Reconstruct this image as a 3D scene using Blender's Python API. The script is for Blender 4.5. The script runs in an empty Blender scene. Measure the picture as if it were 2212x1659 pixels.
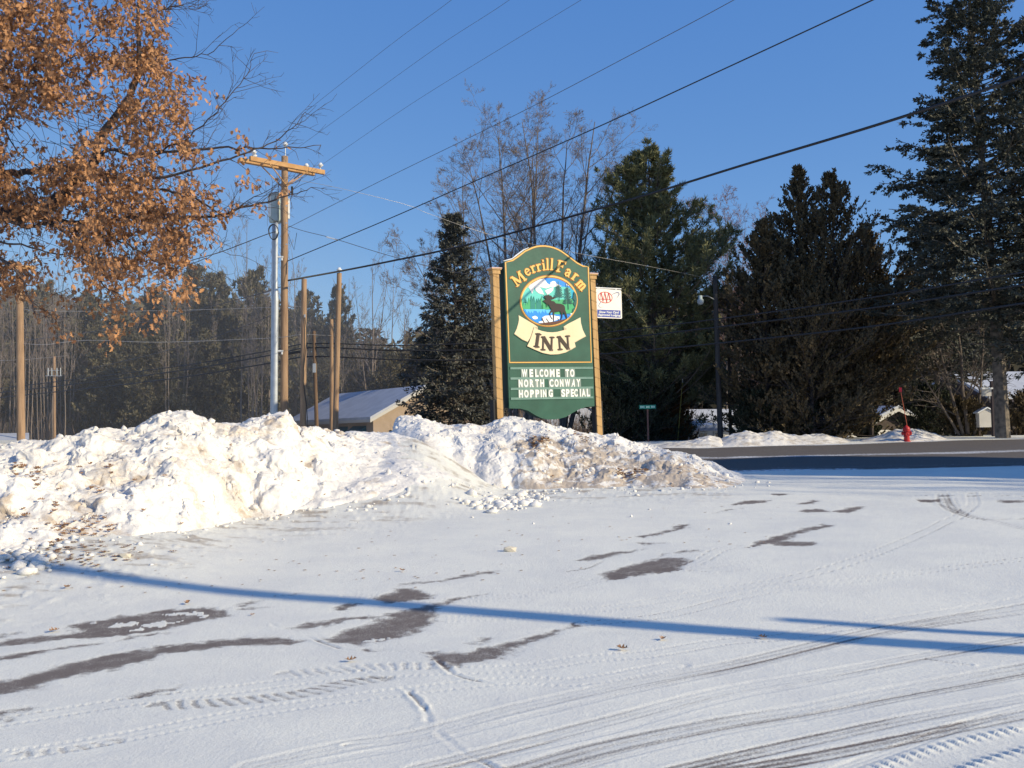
import bpy, math, random
import numpy as np
from mathutils import Vector, Matrix
from mathutils.geometry import tessellate_polygon

# ---------------------------------------------------------------- camera, world, sun, exposure
SC = bpy.context.scene
COL = SC.collection
FPX, CX, CY = 2150.0, 1106.0, 829.5          # focal length and centre, in units of a 2212 px wide picture
EYE = np.array([0.0, 0.0, 1.6])
PITCH = math.atan((935.0 - CY) / FPX)
ROLL = math.radians(1.0)
FW = np.array([0, math.cos(PITCH), math.sin(PITCH)])
UP0 = np.array([0, -math.sin(PITCH), math.cos(PITCH)])
X0 = np.array([1.0, 0, 0])
CR = math.cos(ROLL) * X0 - math.sin(ROLL) * UP0
CU = math.sin(ROLL) * X0 + math.cos(ROLL) * UP0

cam_d = bpy.data.cameras.new('camera')
cam = bpy.data.objects.new('camera', cam_d)
COL.objects.link(cam)
cam_d.sensor_width = 36.0
cam_d.lens = 36.0 * FPX / 2212.0
cam_d.clip_start = 0.1
cam_d.clip_end = 3000
m = Matrix.Identity(4)
for i in range(3):
    m[i][0], m[i][1], m[i][2], m[i][3] = CR[i], CU[i], -FW[i], EYE[i]
cam.matrix_world = m
SC.camera = cam

SUN_EL = math.radians(25.5)
SUN_AZ = math.radians(113.5)                  # clockwise from +Y
SH = np.array([math.sin(SUN_AZ), math.cos(SUN_AZ)])
SUN = np.array([SH[0] * math.cos(SUN_EL), SH[1] * math.cos(SUN_EL), math.sin(SUN_EL)])

W = bpy.data.worlds.new('World')
SC.world = W
W.use_nodes = True
nt = W.node_tree
nt.nodes.clear()
sky = nt.nodes.new('ShaderNodeTexSky')
sky.sky_type = 'NISHITA'
sky.sun_disc = False
sky.sun_elevation = SUN_EL
sky.sun_rotation = SUN_AZ
sky.altitude = 3000
sky.air_density = 1.0
sky.dust_density = 0.0
sky.ozone_density = 10.0
grade = nt.nodes.new('ShaderNodeVectorMath')        # one colour grade over the whole sky
grade.operation = 'MULTIPLY_ADD'
grade.inputs[1].default_value = (2.2, 1.15, 0.42)
grade.inputs[2].default_value = (0.02, 0.80, 3.40)
bg = nt.nodes.new('ShaderNodeBackground')
bg.inputs['Strength'].default_value = 0.122
wo = nt.nodes.new('ShaderNodeOutputWorld')
nt.links.new(sky.outputs[0], grade.inputs[0])
nt.links.new(grade.outputs[0], bg.inputs[0])
nt.links.new(bg.outputs[0], wo.inputs[0])

sd = bpy.data.lights.new('sun', 'SUN')
sd.energy = 4.8
sd.angle = math.radians(0.7)
sd.color = (1.0, 0.86, 0.60)
so = bpy.data.objects.new('sun', sd)
COL.objects.link(so)
so.rotation_euler = Vector(SUN).to_track_quat('Z', 'Y').to_euler()
so.location = (20, -10, 20)

SC.view_settings.view_transform = 'Standard'
SC.view_settings.look = 'None'
SC.view_settings.exposure = 0.13
SC.view_settings.gamma = 1.0

# ---------------------------------------------------------------- noise and placing helpers
def _h(ix, iy, iz, s):
    n = (ix * 374761393 + iy * 668265263 + iz * 2147483647 + s * 974711) & 0xFFFFFFFF
    n = ((n ^ (n >> 13)) * 1274126177) & 0xFFFFFFFF
    n = ((n ^ (n >> 15)) * 2246822519) & 0xFFFFFFFF
    return ((n ^ (n >> 16)) & 0xFFFF) / 65535.0

def vnoise(x, y, z=None, s=0):
    x = np.asarray(x, float); y = np.asarray(y, float)
    z = np.zeros_like(x) if z is None else np.asarray(z, float)
    xi, yi, zi = np.floor(x).astype(np.int64), np.floor(y).astype(np.int64), np.floor(z).astype(np.int64)
    fx, fy, fz = x - xi, y - yi, z - zi
    fx, fy, fz = [f * f * (3 - 2 * f) for f in (fx, fy, fz)]
    r = 0
    for a in (0, 1):
        for b in (0, 1):
            for c in (0, 1):
                w = (fx if a else 1 - fx) * (fy if b else 1 - fy) * (fz if c else 1 - fz)
                r = r + w * _h(xi + a, yi + b, zi + c, s)
    return r * 2 - 1

def fbm(x, y, z=None, o=4, s=0, g=0.5):
    r, a, t = 0, 1.0, 0
    for k in range(o):
        f = 2.03 ** k
        r = r + a * vnoise(x * f, y * f, None if z is None else z * f, s + k * 7)
        t += a
        a *= g
    return r / t

def worley(x, y, s=0):
    """distance to the nearest scattered point, and a random value of that point"""
    xi, yi = np.floor(x).astype(np.int64), np.floor(y).astype(np.int64)
    best = np.full(x.shape, 9.0); idv = np.zeros(x.shape)
    for a in (-1, 0, 1):
        for b in (-1, 0, 1):
            cx, cy = xi + a, yi + b
            px = cx + _h(cx, cy, cx * 0, s); py = cy + _h(cx, cy, cx * 0 + 5, s)
            d = np.hypot(px - x, py - y)
            k = d < best
            best = np.where(k, d, best); idv = np.where(k, _h(cx, cy, cx * 0 + 9, s), idv)
    return best, idv

def sst(a, b, x):
    t = np.clip((x - a) / (b - a), 0, 1)
    return t * t * (3 - 2 * t)

def ray(px, py):
    u, v = (px - CX) / FPX, (CY - py) / FPX
    return u * CR + v * CU + FW

def P(px, py, depth):
    d = ray(px, py)
    return EYE + d * (depth / d[1])

def G(x, y):
    """height of the terrain: the lot, rising to the road, the ramp between the banks, lower land beyond"""
    x = np.asarray(x, float); y = np.asarray(y, float)
    z = 0.04 * (np.clip(y, 7, 37) - 8) + 0.04 * np.exp(-np.abs(y - 8))*0
    z = np.where(y < 8, 0.04 * (np.maximum(y, 7.0) - 8) * 0, z)
    z = z - (sst(43, 54, y)) * 1.2
    z = z + 0.03 * fbm(x * 0.35, y * 0.35, o=3, s=3) * sst(2, 9, y)
    c = FPX * x / np.maximum(y, 1.0)
    z = z + .30 * sst(9.0, 13.5, y) * (1 - sst(-980, -480, c)) * (1 - sst(20, 30, y))
    return z + ramp_h(x, y)

def ramp_h(x, y):
    c = FPX * x / np.maximum(y, 1.0)
    return 1.0 * sst(15.0, 22.2, y) * (1 - sst(23.0, 27.0, y)) * sst(-640, -420, c) * (1 - sst(-230, 0, c))

_TT = np.geomspace(3.0, 120.0, 900)
def ground_at(px, py):
    d = ray(px, py); d = d / d[1]
    t = _TT; h = 1.6 + d[2] * t - G(d[0] * t, t)
    k = np.nonzero(h <= 0)[0]
    if len(k) == 0: return EYE + d * 120.0
    i = k[0]
    if i == 0: return EYE + d * t[0]
    f = h[i - 1] / (h[i - 1] - h[i])
    return EYE + d * (t[i - 1] + f * (t[i] - t[i - 1]))

def on_ground(px, depth, dz=0.0):
    d = ray(px, 935); x = d[0] / d[1] * depth
    return np.array([x, depth, float(G(x, depth)) + dz])

# ---------------------------------------------------------------- mesh collector
class MB:
    def __init__(s): s.v = []; s.l = []; s.t = []; s.n = 0
    def add(s, v, f):
        v = np.asarray(v, float).reshape(-1, 3); f = np.asarray(f, np.int64)
        s.v.append(v); s.l.append((f + s.n).ravel()); s.t.append(np.full(len(f), f.shape[1], np.int64)); s.n += len(v)
        return s
    def ngon(s, v):
        v = np.asarray(v, float); s.add(v, np.arange(len(v))[None, :]); return s
    def box(s, c, size, M=None):
        hx, hy, hz = [k / 2 for k in size]
        v = np.array([[a * hx, b * hy, d * hz] for a in (-1, 1) for b in (-1, 1) for d in (-1, 1)])
        if M is not None: v = v @ np.array(M).T
        v = v + np.asarray(c, float)
        return s.add(v, [[0, 1, 3, 2], [4, 6, 7, 5], [0, 4, 5, 1], [2, 3, 7, 6], [0, 2, 6, 4], [1, 5, 7, 3]])
    def tube(s, pts, rad, sides=8, cap=True):
        pts = np.asarray(pts, float); n = len(pts)
        rad = np.broadcast_to(np.asarray(rad, float), (n,))
        tg = np.gradient(pts, axis=0); tg /= np.linalg.norm(tg, axis=1)[:, None] + 1e-12
        mean = tg.mean(0)
        ref = np.array([0, 0, 1.0]) if abs(mean[2]) < 0.8 * np.linalg.norm(mean) else np.array([1.0, 0, 0])
        a = np.cross(tg, ref); a /= np.linalg.norm(a, axis=1)[:, None] + 1e-12
        b = np.cross(tg, a)
        an = np.arange(sides) * 2 * math.pi / sides
        v = pts[:, None] + rad[:, None, None] * (a[:, None] * np.cos(an)[None, :, None] + b[:, None] * np.sin(an)[None, :, None])
        i = np.arange(n - 1)[:, None] * sides; j = np.arange(sides)[None, :]; j2 = (j + 1) % sides
        f = np.stack([i + j, i + j2, i + sides + j2, i + sides + j], -1).reshape(-1, 4)
        base = s.n
        s.add(v.reshape(-1, 3), f)
        if cap:
            s.l.append(base + np.arange(sides)[::-1]); s.t.append(np.array([sides]))
            s.l.append(base + (n - 1) * sides + np.arange(sides)); s.t.append(np.array([sides]))
        return s
    def segs(s, A, B, ra, rb, sides=3):
        A = np.asarray(A, float); B = np.asarray(B, float); n = len(A)
        if n == 0: return s
        t = B - A; t /= np.linalg.norm(t, axis=1)[:, None] + 1e-9
        ref = np.where(np.abs(t[:, 2:3]) < 0.85, np.array([[0, 0, 1.0]]), np.array([[1.0, 0, 0]]))
        a = np.cross(t, ref); a /= np.linalg.norm(a, axis=1)[:, None] + 1e-9
        b = np.cross(t, a)
        an = np.arange(sides) * 2 * math.pi / sides
        o = a[:, None] * np.cos(an)[None, :, None] + b[:, None] * np.sin(an)[None, :, None]
        ra = np.broadcast_to(ra, (n,))[:, None, None]; rb = np.broadcast_to(rb, (n,))[:, None, None]
        v = np.concatenate([A[:, None] + o * ra, B[:, None] + o * rb], 1)
        j = np.arange(sides); j2 = (j + 1) % sides
        f = np.stack([j, j2, sides + j2, sides + j], -1)[None] + (np.arange(n) * 2 * sides)[:, None, None]
        return s.add(v.reshape(-1, 3), f.reshape(-1, 4))
    def sprigs(s, p, d, L, w, rng):
        """small pointed leaf-like blades"""
        n = len(p)
        if n == 0: return s
        d = d / (np.linalg.norm(d, axis=1)[:, None] + 1e-9)
        r = rng.normal(size=(n, 3)); sd_ = np.cross(d, r); sd_ /= np.linalg.norm(sd_, axis=1)[:, None] + 1e-9
        L = np.broadcast_to(L, (n,))[:, None]; w = np.broadcast_to(w, (n,))[:, None]
        v = np.stack([p, p + d * L * .45 + sd_ * w, p + d * L, p + d * L * .45 - sd_ * w], 1)
        return s.add(v.reshape(-1, 3), np.arange(4 * n).reshape(-1, 4))
    def lathe(s, prof, c=(0, 0, 0), sides=16, M=None):
        an = np.arange(sides) * 2 * math.pi / sides
        v = np.array([[r * np.cos(a), r * np.sin(a), z] for r, z in prof for a in an])
        if M is not None: v = v @ np.array(M).T
        v = v + np.asarray(c, float)
        n = len(prof)
        f = [[i * sides + j, i * sides + (j + 1) % sides, (i + 1) * sides + (j + 1) % sides, (i + 1) * sides + j] for i in range(n - 1) for j in range(sides)]
        return s.add(v, f)
    def build(s, name, mat, parent=None, smooth=False):
        me = bpy.data.meshes.new(name)
        v = np.concatenate(s.v); l = np.concatenate(s.l).astype(np.int32); t = np.concatenate(s.t).astype(np.int32)
        me.vertices.add(len(v)); me.vertices.foreach_set('co', v.astype(np.float32).ravel())
        me.loops.add(len(l)); me.loops.foreach_set('vertex_index', l)
        me.polygons.add(len(t)); st = np.zeros(len(t), np.int32); st[1:] = np.cumsum(t)[:-1]
        me.polygons.foreach_set('loop_start', st); me.polygons.foreach_set('loop_total', t)
        me.polygons.foreach_set('use_smooth', np.full(len(t), smooth))
        me.update(calc_edges=True); me.validate()
        if mat: me.materials.append(mat)
        o = bpy.data.objects.new(name, me); COL.objects.link(o)
        if parent is not None: o.parent = parent
        return o

def tag(o, label=None, cat=None, group=None, kind=None):
    if label: o['label'] = label
    if cat: o['category'] = cat
    if group: o['group'] = group
    if kind: o['kind'] = kind
    return o

def empty(name, loc, label, cat, group=None, rz=0.0):
    o = bpy.data.objects.new(name, None); COL.objects.link(o)
    o.location = tuple(float(k) for k in loc); o.rotation_euler = (0, 0, rz); o.empty_display_size = .3
    return tag(o, label, cat, group)

def copy_tree(o, parent=None):
    c = o.copy(); COL.objects.link(c)
    if parent is not None: c.parent = parent
    for ch in list(o.children): copy_tree(ch, c)
    return c

def grid_faces(nr, nc):
    i = np.arange(nr - 1)[:, None] * nc; j = np.arange(nc - 1)[None, :]
    return np.stack([i + j, i + j + 1, i + nc + j + 1, i + nc + j], -1).reshape(-1, 4)

def attr(o, name, vals):
    a = o.data.attributes.new(name, 'FLOAT', 'POINT'); a.data.foreach_set('value', np.asarray(vals, np.float32).ravel())

# ---------------------------------------------------------------- materials
def srgb(r, g, b):
    f = lambda c: (c / 255 / 12.92) if c <= 10 else ((c / 255 + .055) / 1.055) ** 2.4
    return (f(r), f(g), f(b))

def mat(name, c1, c2=None, rough=0.8, scale=5.0, bump=0.0, bscale=None, island=False, metal=0.0, trans=0.0, stretch=None, spec=0.3):
    M_ = bpy.data.materials.new(name); M_.use_nodes = True
    n = M_.node_tree.nodes; L = M_.node_tree.links
    b = n['Principled BSDF']
    b.inputs['Roughness'].default_value = rough; b.inputs['Metallic'].default_value = metal
    b.inputs['Specular IOR Level'].default_value = spec
    if c2 is None:
        b.inputs['Base Color'].default_value = (*c1, 1)
    tc = n.new('ShaderNodeTexCoord')
    src = tc.outputs['Object']
    if stretch:
        mp = n.new('ShaderNodeMapping'); mp.inputs['Scale'].default_value = stretch
        L.new(src, mp.inputs[0]); src = mp.outputs[0]
    if c2 is not None:
        mx = n.new('ShaderNodeMix'); mx.data_type = 'RGBA'
        mx.inputs['A'].default_value = (*c1, 1); mx.inputs['B'].default_value = (*c2, 1)
        nz = n.new('ShaderNodeTexNoise'); nz.inputs['Scale'].default_value = scale; nz.inputs['Detail'].default_value = 5
        L.new(src, nz.inputs['Vector'])
        mr = n.new('ShaderNodeMapRange'); mr.inputs['From Min'].default_value = .35; mr.inputs['From Max'].default_value = .65
        L.new(nz.outputs['Fac'], mr.inputs['Value'])
        if island:
            ge = n.new('ShaderNodeNewGeometry'); ad = n.new('ShaderNodeMath'); ad.operation = 'ADD'
            ml = n.new('ShaderNodeMath'); ml.operation = 'MULTIPLY'; ml.inputs[1].default_value = .35
            m2 = n.new('ShaderNodeMath'); m2.operation = 'MULTIPLY'; m2.inputs[1].default_value = .65
            L.new(mr.outputs[0], ml.inputs[0]); L.new(ge.outputs['Random Per Island'], m2.inputs[0])
            L.new(ml.outputs[0], ad.inputs[0]); L.new(m2.outputs[0], ad.inputs[1]); L.new(ad.outputs[0], mx.inputs['Factor'])
        else:
            L.new(mr.outputs[0], mx.inputs['Factor'])
        L.new(mx.outputs['Result'], b.inputs['Base Color'])
    if bump:
        nb = n.new('ShaderNodeTexNoise'); nb.inputs['Scale'].default_value = bscale or scale * 4; nb.inputs['Detail'].default_value = 6
        L.new(src, nb.inputs['Vector'])
        bp = n.new('ShaderNodeBump'); bp.inputs['Strength'].default_value = bump; bp.inputs['Distance'].default_value = .02
        L.new(nb.outputs['Fac'], bp.inputs['Height']); L.new(bp.outputs[0], b.inputs['Normal'])
    if trans:
        tr = n.new('ShaderNodeBsdfTranslucent'); ms = n.new('ShaderNodeMixShader'); ms.inputs[0].default_value = trans
        if c2 is not None: L.new(mx.outputs['Result'], tr.inputs[0])
        else: tr.inputs[0].default_value = (*c1, 1)
        L.new(b.outputs[0], ms.inputs[1]); L.new(tr.outputs[0], ms.inputs[2])
        L.new(ms.outputs[0], n['Material Output'].inputs['Surface'])
    return M_

def ground_mat(name, snow=(.81, .80, .725), snow2=(.74, .735, .685), asph=(.135, .112, .100), dirt=(.42, .37, .31), fine=90.0, lo=.35, hi=.9, clo=.30, chi=.62, bump=.5):
    """snow over asphalt: attributes cover (1 = snow) and dirt"""
    M_ = bpy.data.materials.new(name); M_.use_nodes = True
    n = M_.node_tree.nodes; L = M_.node_tree.links; b = n['Principled BSDF']
    b.inputs['Roughness'].default_value = .75; b.inputs['Specular IOR Level'].default_value = .25
    tc = n.new('ShaderNodeTexCoord').outputs['Object']
    def noise(sc, det=4, rgh=.6):
        q = n.new('ShaderNodeTexNoise'); q.inputs['Scale'].default_value = sc; q.inputs['Detail'].default_value = det
        q.inputs['Roughness'].default_value = rgh; L.new(tc, q.inputs['Vector']); return q.outputs['Fac']
    def rng(v, a, b_, c=0., d=1.):
        q = n.new('ShaderNodeMapRange'); q.interpolation_type = 'SMOOTHSTEP'
        for k, w in zip(('From Min', 'From Max', 'To Min', 'To Max'), (a, b_, c, d)): q.inputs[k].default_value = w
        L.new(v, q.inputs['Value']); return q.outputs[0]
    def math_(op, a, b_):
        q = n.new('ShaderNodeMath'); q.operation = op
        for k, w in enumerate((a, b_)):
            if isinstance(w, (int, float)): q.inputs[k].default_value = w
            else: L.new(w, q.inputs[k])
        return q.outputs[0]
    def mix(f, a, b_):
        q = n.new('ShaderNodeMix'); q.data_type = 'RGBA'; L.new(f, q.inputs['Factor'])
        for k, w in (('A', a), ('B', b_)):
            if isinstance(w, tuple): q.inputs[k].default_value = (*w, 1)
            else: L.new(w, q.inputs[k])
        return q.outputs['Result']
    at = n.new('ShaderNodeAttribute'); at.attribute_name = 'cover'
    ad = n.new('ShaderNodeAttribute'); ad.attribute_name = 'dirt'
    f1 = noise(fine, 3, .7)
    cov = math_('ADD', at.outputs['Fac'], math_('MULTIPLY', math_('SUBTRACT', f1, .5), 1.1))
    cov = rng(cov, clo, chi)
    sn = mix(rng(noise(1.3, 6, .62), .35, .65), snow, snow2)
    dn = rng(math_('ADD', ad.outputs['Fac'], math_('MULTIPLY', math_('SUBTRACT', noise(14, 6, .7), .5), .9)), lo, hi)
    sn = mix(dn, sn, dirt)
    spk = rng(noise(fine * 2.0, 2, .8), .34, .54, .74, 1.03)
    asp = mix(rng(noise(fine * 1.6, 3, .8), .35, .7), asph, tuple(k * 1.7 for k in asph))
    col = mix(cov, asp, sn)
    hs = n.new('ShaderNodeMix'); hs.data_type = 'RGBA'; hs.blend_type = 'MULTIPLY'; hs.inputs['Factor'].default_value = 1
    L.new(col, hs.inputs['A']); L.new(spk, hs.inputs['B'])
    L.new(hs.outputs['Result'], b.inputs['Base Color'])
    bp = n.new('ShaderNodeBump'); bp.inputs['Strength'].default_value = bump; bp.inputs['Distance'].default_value = .012
    L.new(noise(fine * .45, 5, .7), bp.inputs['Height']); L.new(bp.outputs[0], b.inputs['Normal'])
    return M_

M_lot = ground_mat('snow_dusted_asphalt', lo=.22, hi=.95, clo=.06, chi=.74)
M_bank = ground_mat('ploughed_snow', snow=(.81, .785, .75), snow2=(.74, .71, .67), dirt=(.50, .42, .34), fine=40., bump=.3)
M_farbank = ground_mat('far_ploughed_snow', snow=(.80, .77, .73), snow2=(.70, .67, .63), dirt=(.42, .36, .29), fine=22.)
M_road = ground_mat('road_asphalt', snow=(.62, .64, .68), snow2=(.55, .56, .6), asph=(.100, .088, .080), fine=20.)
M_roof = mat('shaded_roof_snow', (.46, .48, .53), (.38, .40, .45), .8, 1.5, .3, 12)  # roof snow with the blue-grey shade of its slopes put into the colour
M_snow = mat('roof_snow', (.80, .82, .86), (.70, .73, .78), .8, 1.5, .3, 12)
M_pole = mat('pole_wood', (.38, .25, .155), (.25, .16, .10), .85, 3, .5, 22, stretch=(6, 6, .5))
M_pole2 = mat('weathered_pole_wood', (.20, .13, .085), (.12, .08, .055), .9, 3, .5, 22, stretch=(6, 6, .5))
M_poledark = mat('dark_pole_wood', (.07, .065, .06), (.045, .04, .04), .9, 3, .4, 22, stretch=(6, 6, .5))
M_postw = mat('varnished_post_wood', (.54, .34, .145), (.42, .25, .10), .6, 2.5, .35, 20, stretch=(7, 7, .6))
M_galv = mat('galvanised_metal', (.50, .53, .56), (.42, .45, .48), .45, 6, .05, 30, metal=.35)
M_ltgrey = mat('grey_enamel', (.40, .47, .47), (.35, .42, .42), .5, 4)
M_white = mat('white_paint', (.78, .78, .76), (.70, .70, .69), .55, 6)
M_porc = mat('porcelain', (.70, .72, .74), None, .25)
M_wire = mat('black_cable', (.022, .022, .026), None, .5)
M_wirel = mat('bare_wire', (.42, .40, .38), None, .4, metal=.6)
M_wired = mat('grey_wire', (.10, .09, .09), None, .5)
M_black = mat('black_rubber', (.015, .015, .018), None, .6)
M_bark = mat('grey_bark', (.20, .165, .14), (.11, .09, .08), .9, 8, .6, 30, stretch=(3, 3, .6))
M_twig = mat('purple_grey_twigs', (.24, .195, .175), (.15, .125, .118), .9, 4)
M_oakbark = mat('oak_bark', (.10, .08, .075), (.06, .05, .05), .9, 8, .6, 30)
M_oak = mat('russet_oak_leaf', (.60, .315, .145), (.19, .09, .048), .65, 2.2, island=True, trans=.18)
M_spruce = mat('grey_spruce_needles', (.115, .115, .098), (.050, .054, .048), .7, 1.6, island=True)
M_spruce2 = mat('blue_green_spruce_needles', (.100, .100, .072), (.026, .034, .030), .7, 1.2, island=True)
M_spbr = mat('dead_brown_twigs', (.12, .09, .065), (.07, .05, .04), .9, 3, island=True)
M_pine = mat('pine_needles', (.215, .210, .095), (.060, .072, .038), .7, 1.0, island=True)
M_pinefar = mat('far_pine_needles', (.17, .145, .085), (.070, .068, .045), .8, .5, island=True)
M_cedar = mat('bronzed_cedar_foliage', (.165, .118, .058), (.045, .040, .024), .75, .8, island=True)
M_shrub = mat('dark_evergreen_shrub', (.060, .066, .034), (.022, .028, .016), .8, 2.0, island=True)
M_orange = mat('orange_shrub_foliage', (.16, .075, .02), (.06, .035, .015), .8, 2.0, island=True)
M_brush = mat('brown_brush', (.26, .19, .145), (.13, .10, .08), .9, .8, island=True)
M_palebark = mat('pale_bark', (.27, .215, .175), (.16, .13, .11), .9, 8, .6, 30, stretch=(3, 3, .6))
# ---------------------------------------------------------------- the lot: one terrain sheet with snow cover
def cr(pts, n=8):
    pts = np.asarray(pts, float); q = np.vstack([2 * pts[0] - pts[1], pts, 2 * pts[-1] - pts[-2]]); out = []
    for i in range(1, len(q) - 2):
        for t in np.arange(n) / n:
            out.append(.5 * (2 * q[i] + (q[i + 1] - q[i - 1]) * t + (2 * q[i - 1] - 5 * q[i] + 4 * q[i + 1] - q[i + 2]) * t * t + (3 * q[i] - q[i - 1] - 3 * q[i + 1] + q[i + 2]) * t ** 3))
    out.append(q[-2]); return np.array(out)

Cc = lambda L: [(x / 2, 1210 + y / 2) for x, y in L]
Dd = lambda L: [(1106 + x / 2, 1037 + y / 2) for x, y in L]
toW = lambda L: np.array([ground_at(x, y)[:2] for x, y in L])

patches = [Cc([(-80,376),(0,350),(130,330),(270,325),(330,310),(300,295),(270,292),(340,270),(560,240),(700,215),(860,205),(980,208),(960,225),(990,240),(900,262),(700,300),(560,325),(400,335),(250,345),(60,368)]),
 Cc([(-60,450),(0,412),(100,398),(300,370),(430,358),(440,362),(250,385),(60,425)]), Cc([(490,350),(600,325),(740,313),(640,330)]),
 Cc([(-100,600),(-100,540),(0,520),(150,490),(250,455),(500,400),(700,370),(900,350),(1050,330),(1200,330),(1310,350),(1250,358),(1000,370),(880,385),(700,400),(640,430),(500,460),(230,520),(150,555)]),
 Cc([(-40,665),(90,636),(165,632),(150,642),(30,668)]), Cc([(0,690),(60,680),(30,695)]), Cc([(0,325),(80,318),(0,335)]),
 Cc([(580,585),(640,570),(760,552),(720,568),(620,588)]),
 Cc([(1630,160),(1680,145),(1720,118),(1790,125),(1880,150),(1830,165),(1760,178),(1690,185),(1640,172)]),
 Cc([(1455,205),(1500,190),(1570,188),(1540,202),(1480,218)]),
 Cc([(1270,295),(1330,275),(1500,248),(1650,238),(1780,210),(1860,185),(1980,160),(2110,148),(1960,170),(1900,200),(1880,240),(1810,290),(1780,320),(1700,345),(1550,362),(1420,355),(1380,340),(1450,320),(1600,275),(1680,245),(1500,265),(1320,300)]),
 Cc([(1850,400),(1930,400),(2000,395),(2100,375),(2212,350),(2350,310),(2500,280),(2420,310),(2300,350),(2212,390),(2100,435),(1960,460),(1900,440)]),
 Cc([(1700,105),(1900,85),(2000,60),(2150,42),(2150,52),(2020,70),(1900,92),(1740,108)]), Cc([(1030,195),(1110,172),(1120,176),(1050,204)]),
 Cc([(1210,148),(1280,140),(1285,148)]), Cc([(1550,388),(1600,383),(1650,392),(1580,395)]), Cc([(2010,360),(2130,330),(2120,345),(2040,365)]),
 Dd([(385,410),(440,385),(560,355),(640,335),(740,338),(760,350),(720,370),(740,385),(640,400),(520,410),(430,430),(390,425)]),
 Dd([(1015,290),(1060,265),(1150,240),(1230,215),(1340,188),(1395,195),(1330,210),(1250,230),(1180,262),(1300,265),(1320,280),(1260,288),(1160,282),(1100,275)]),
 Dd([(540,245),(620,230),(700,210),(710,190),(765,188),(740,212),(650,235),(570,250)]), Dd([(540,270),(570,265),(590,272),(655,272),(600,280),(560,278)]),
 Dd([(280,348),(350,325),(450,312),(575,298),(490,318),(380,338),(330,348)]), Dd([(690,308),(800,300),(810,305),(700,314)]), Dd([(635,322),(670,315),(655,328)]),
 Dd([(940,105),(1000,88),(1130,85),(1080,97),(960,110)]), Dd([(865,143),(930,125),(1000,120),(900,138)]), Dd([(1120,58),(1210,58),(1150,68)]),
 Dd([(1235,133),(1320,122),(1390,135),(1460,118),(1540,112),(1500,128),(1440,143),(1400,138),(1270,140)]), Dd([(1235,103),(1290,85),(1330,90),(1300,103)]),
 Dd([(1750,85),(1860,82),(1850,95),(1770,95)]), Dd([(2090,85),(2240,88),(2212,98),(2120,98)]),
 Cc([(1030,210),(1060,205),(1150,208),(1060,214)])]
islands = [Cc([(470,290),(480,272),(560,265),(600,275),(500,295)]), Cc([(620,280),(700,262),(800,262),(720,280),(640,288)]),
 Cc([(680,238),(760,222),(880,222),(905,235),(880,248),(840,232),(750,236)]), Cc([(530,305),(600,292),(615,300),(560,308)]), Cc([(360,270),(425,265),(400,272)]),
 Cc([(1560,352),(1600,340),(1700,335),(1660,346)])]
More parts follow.
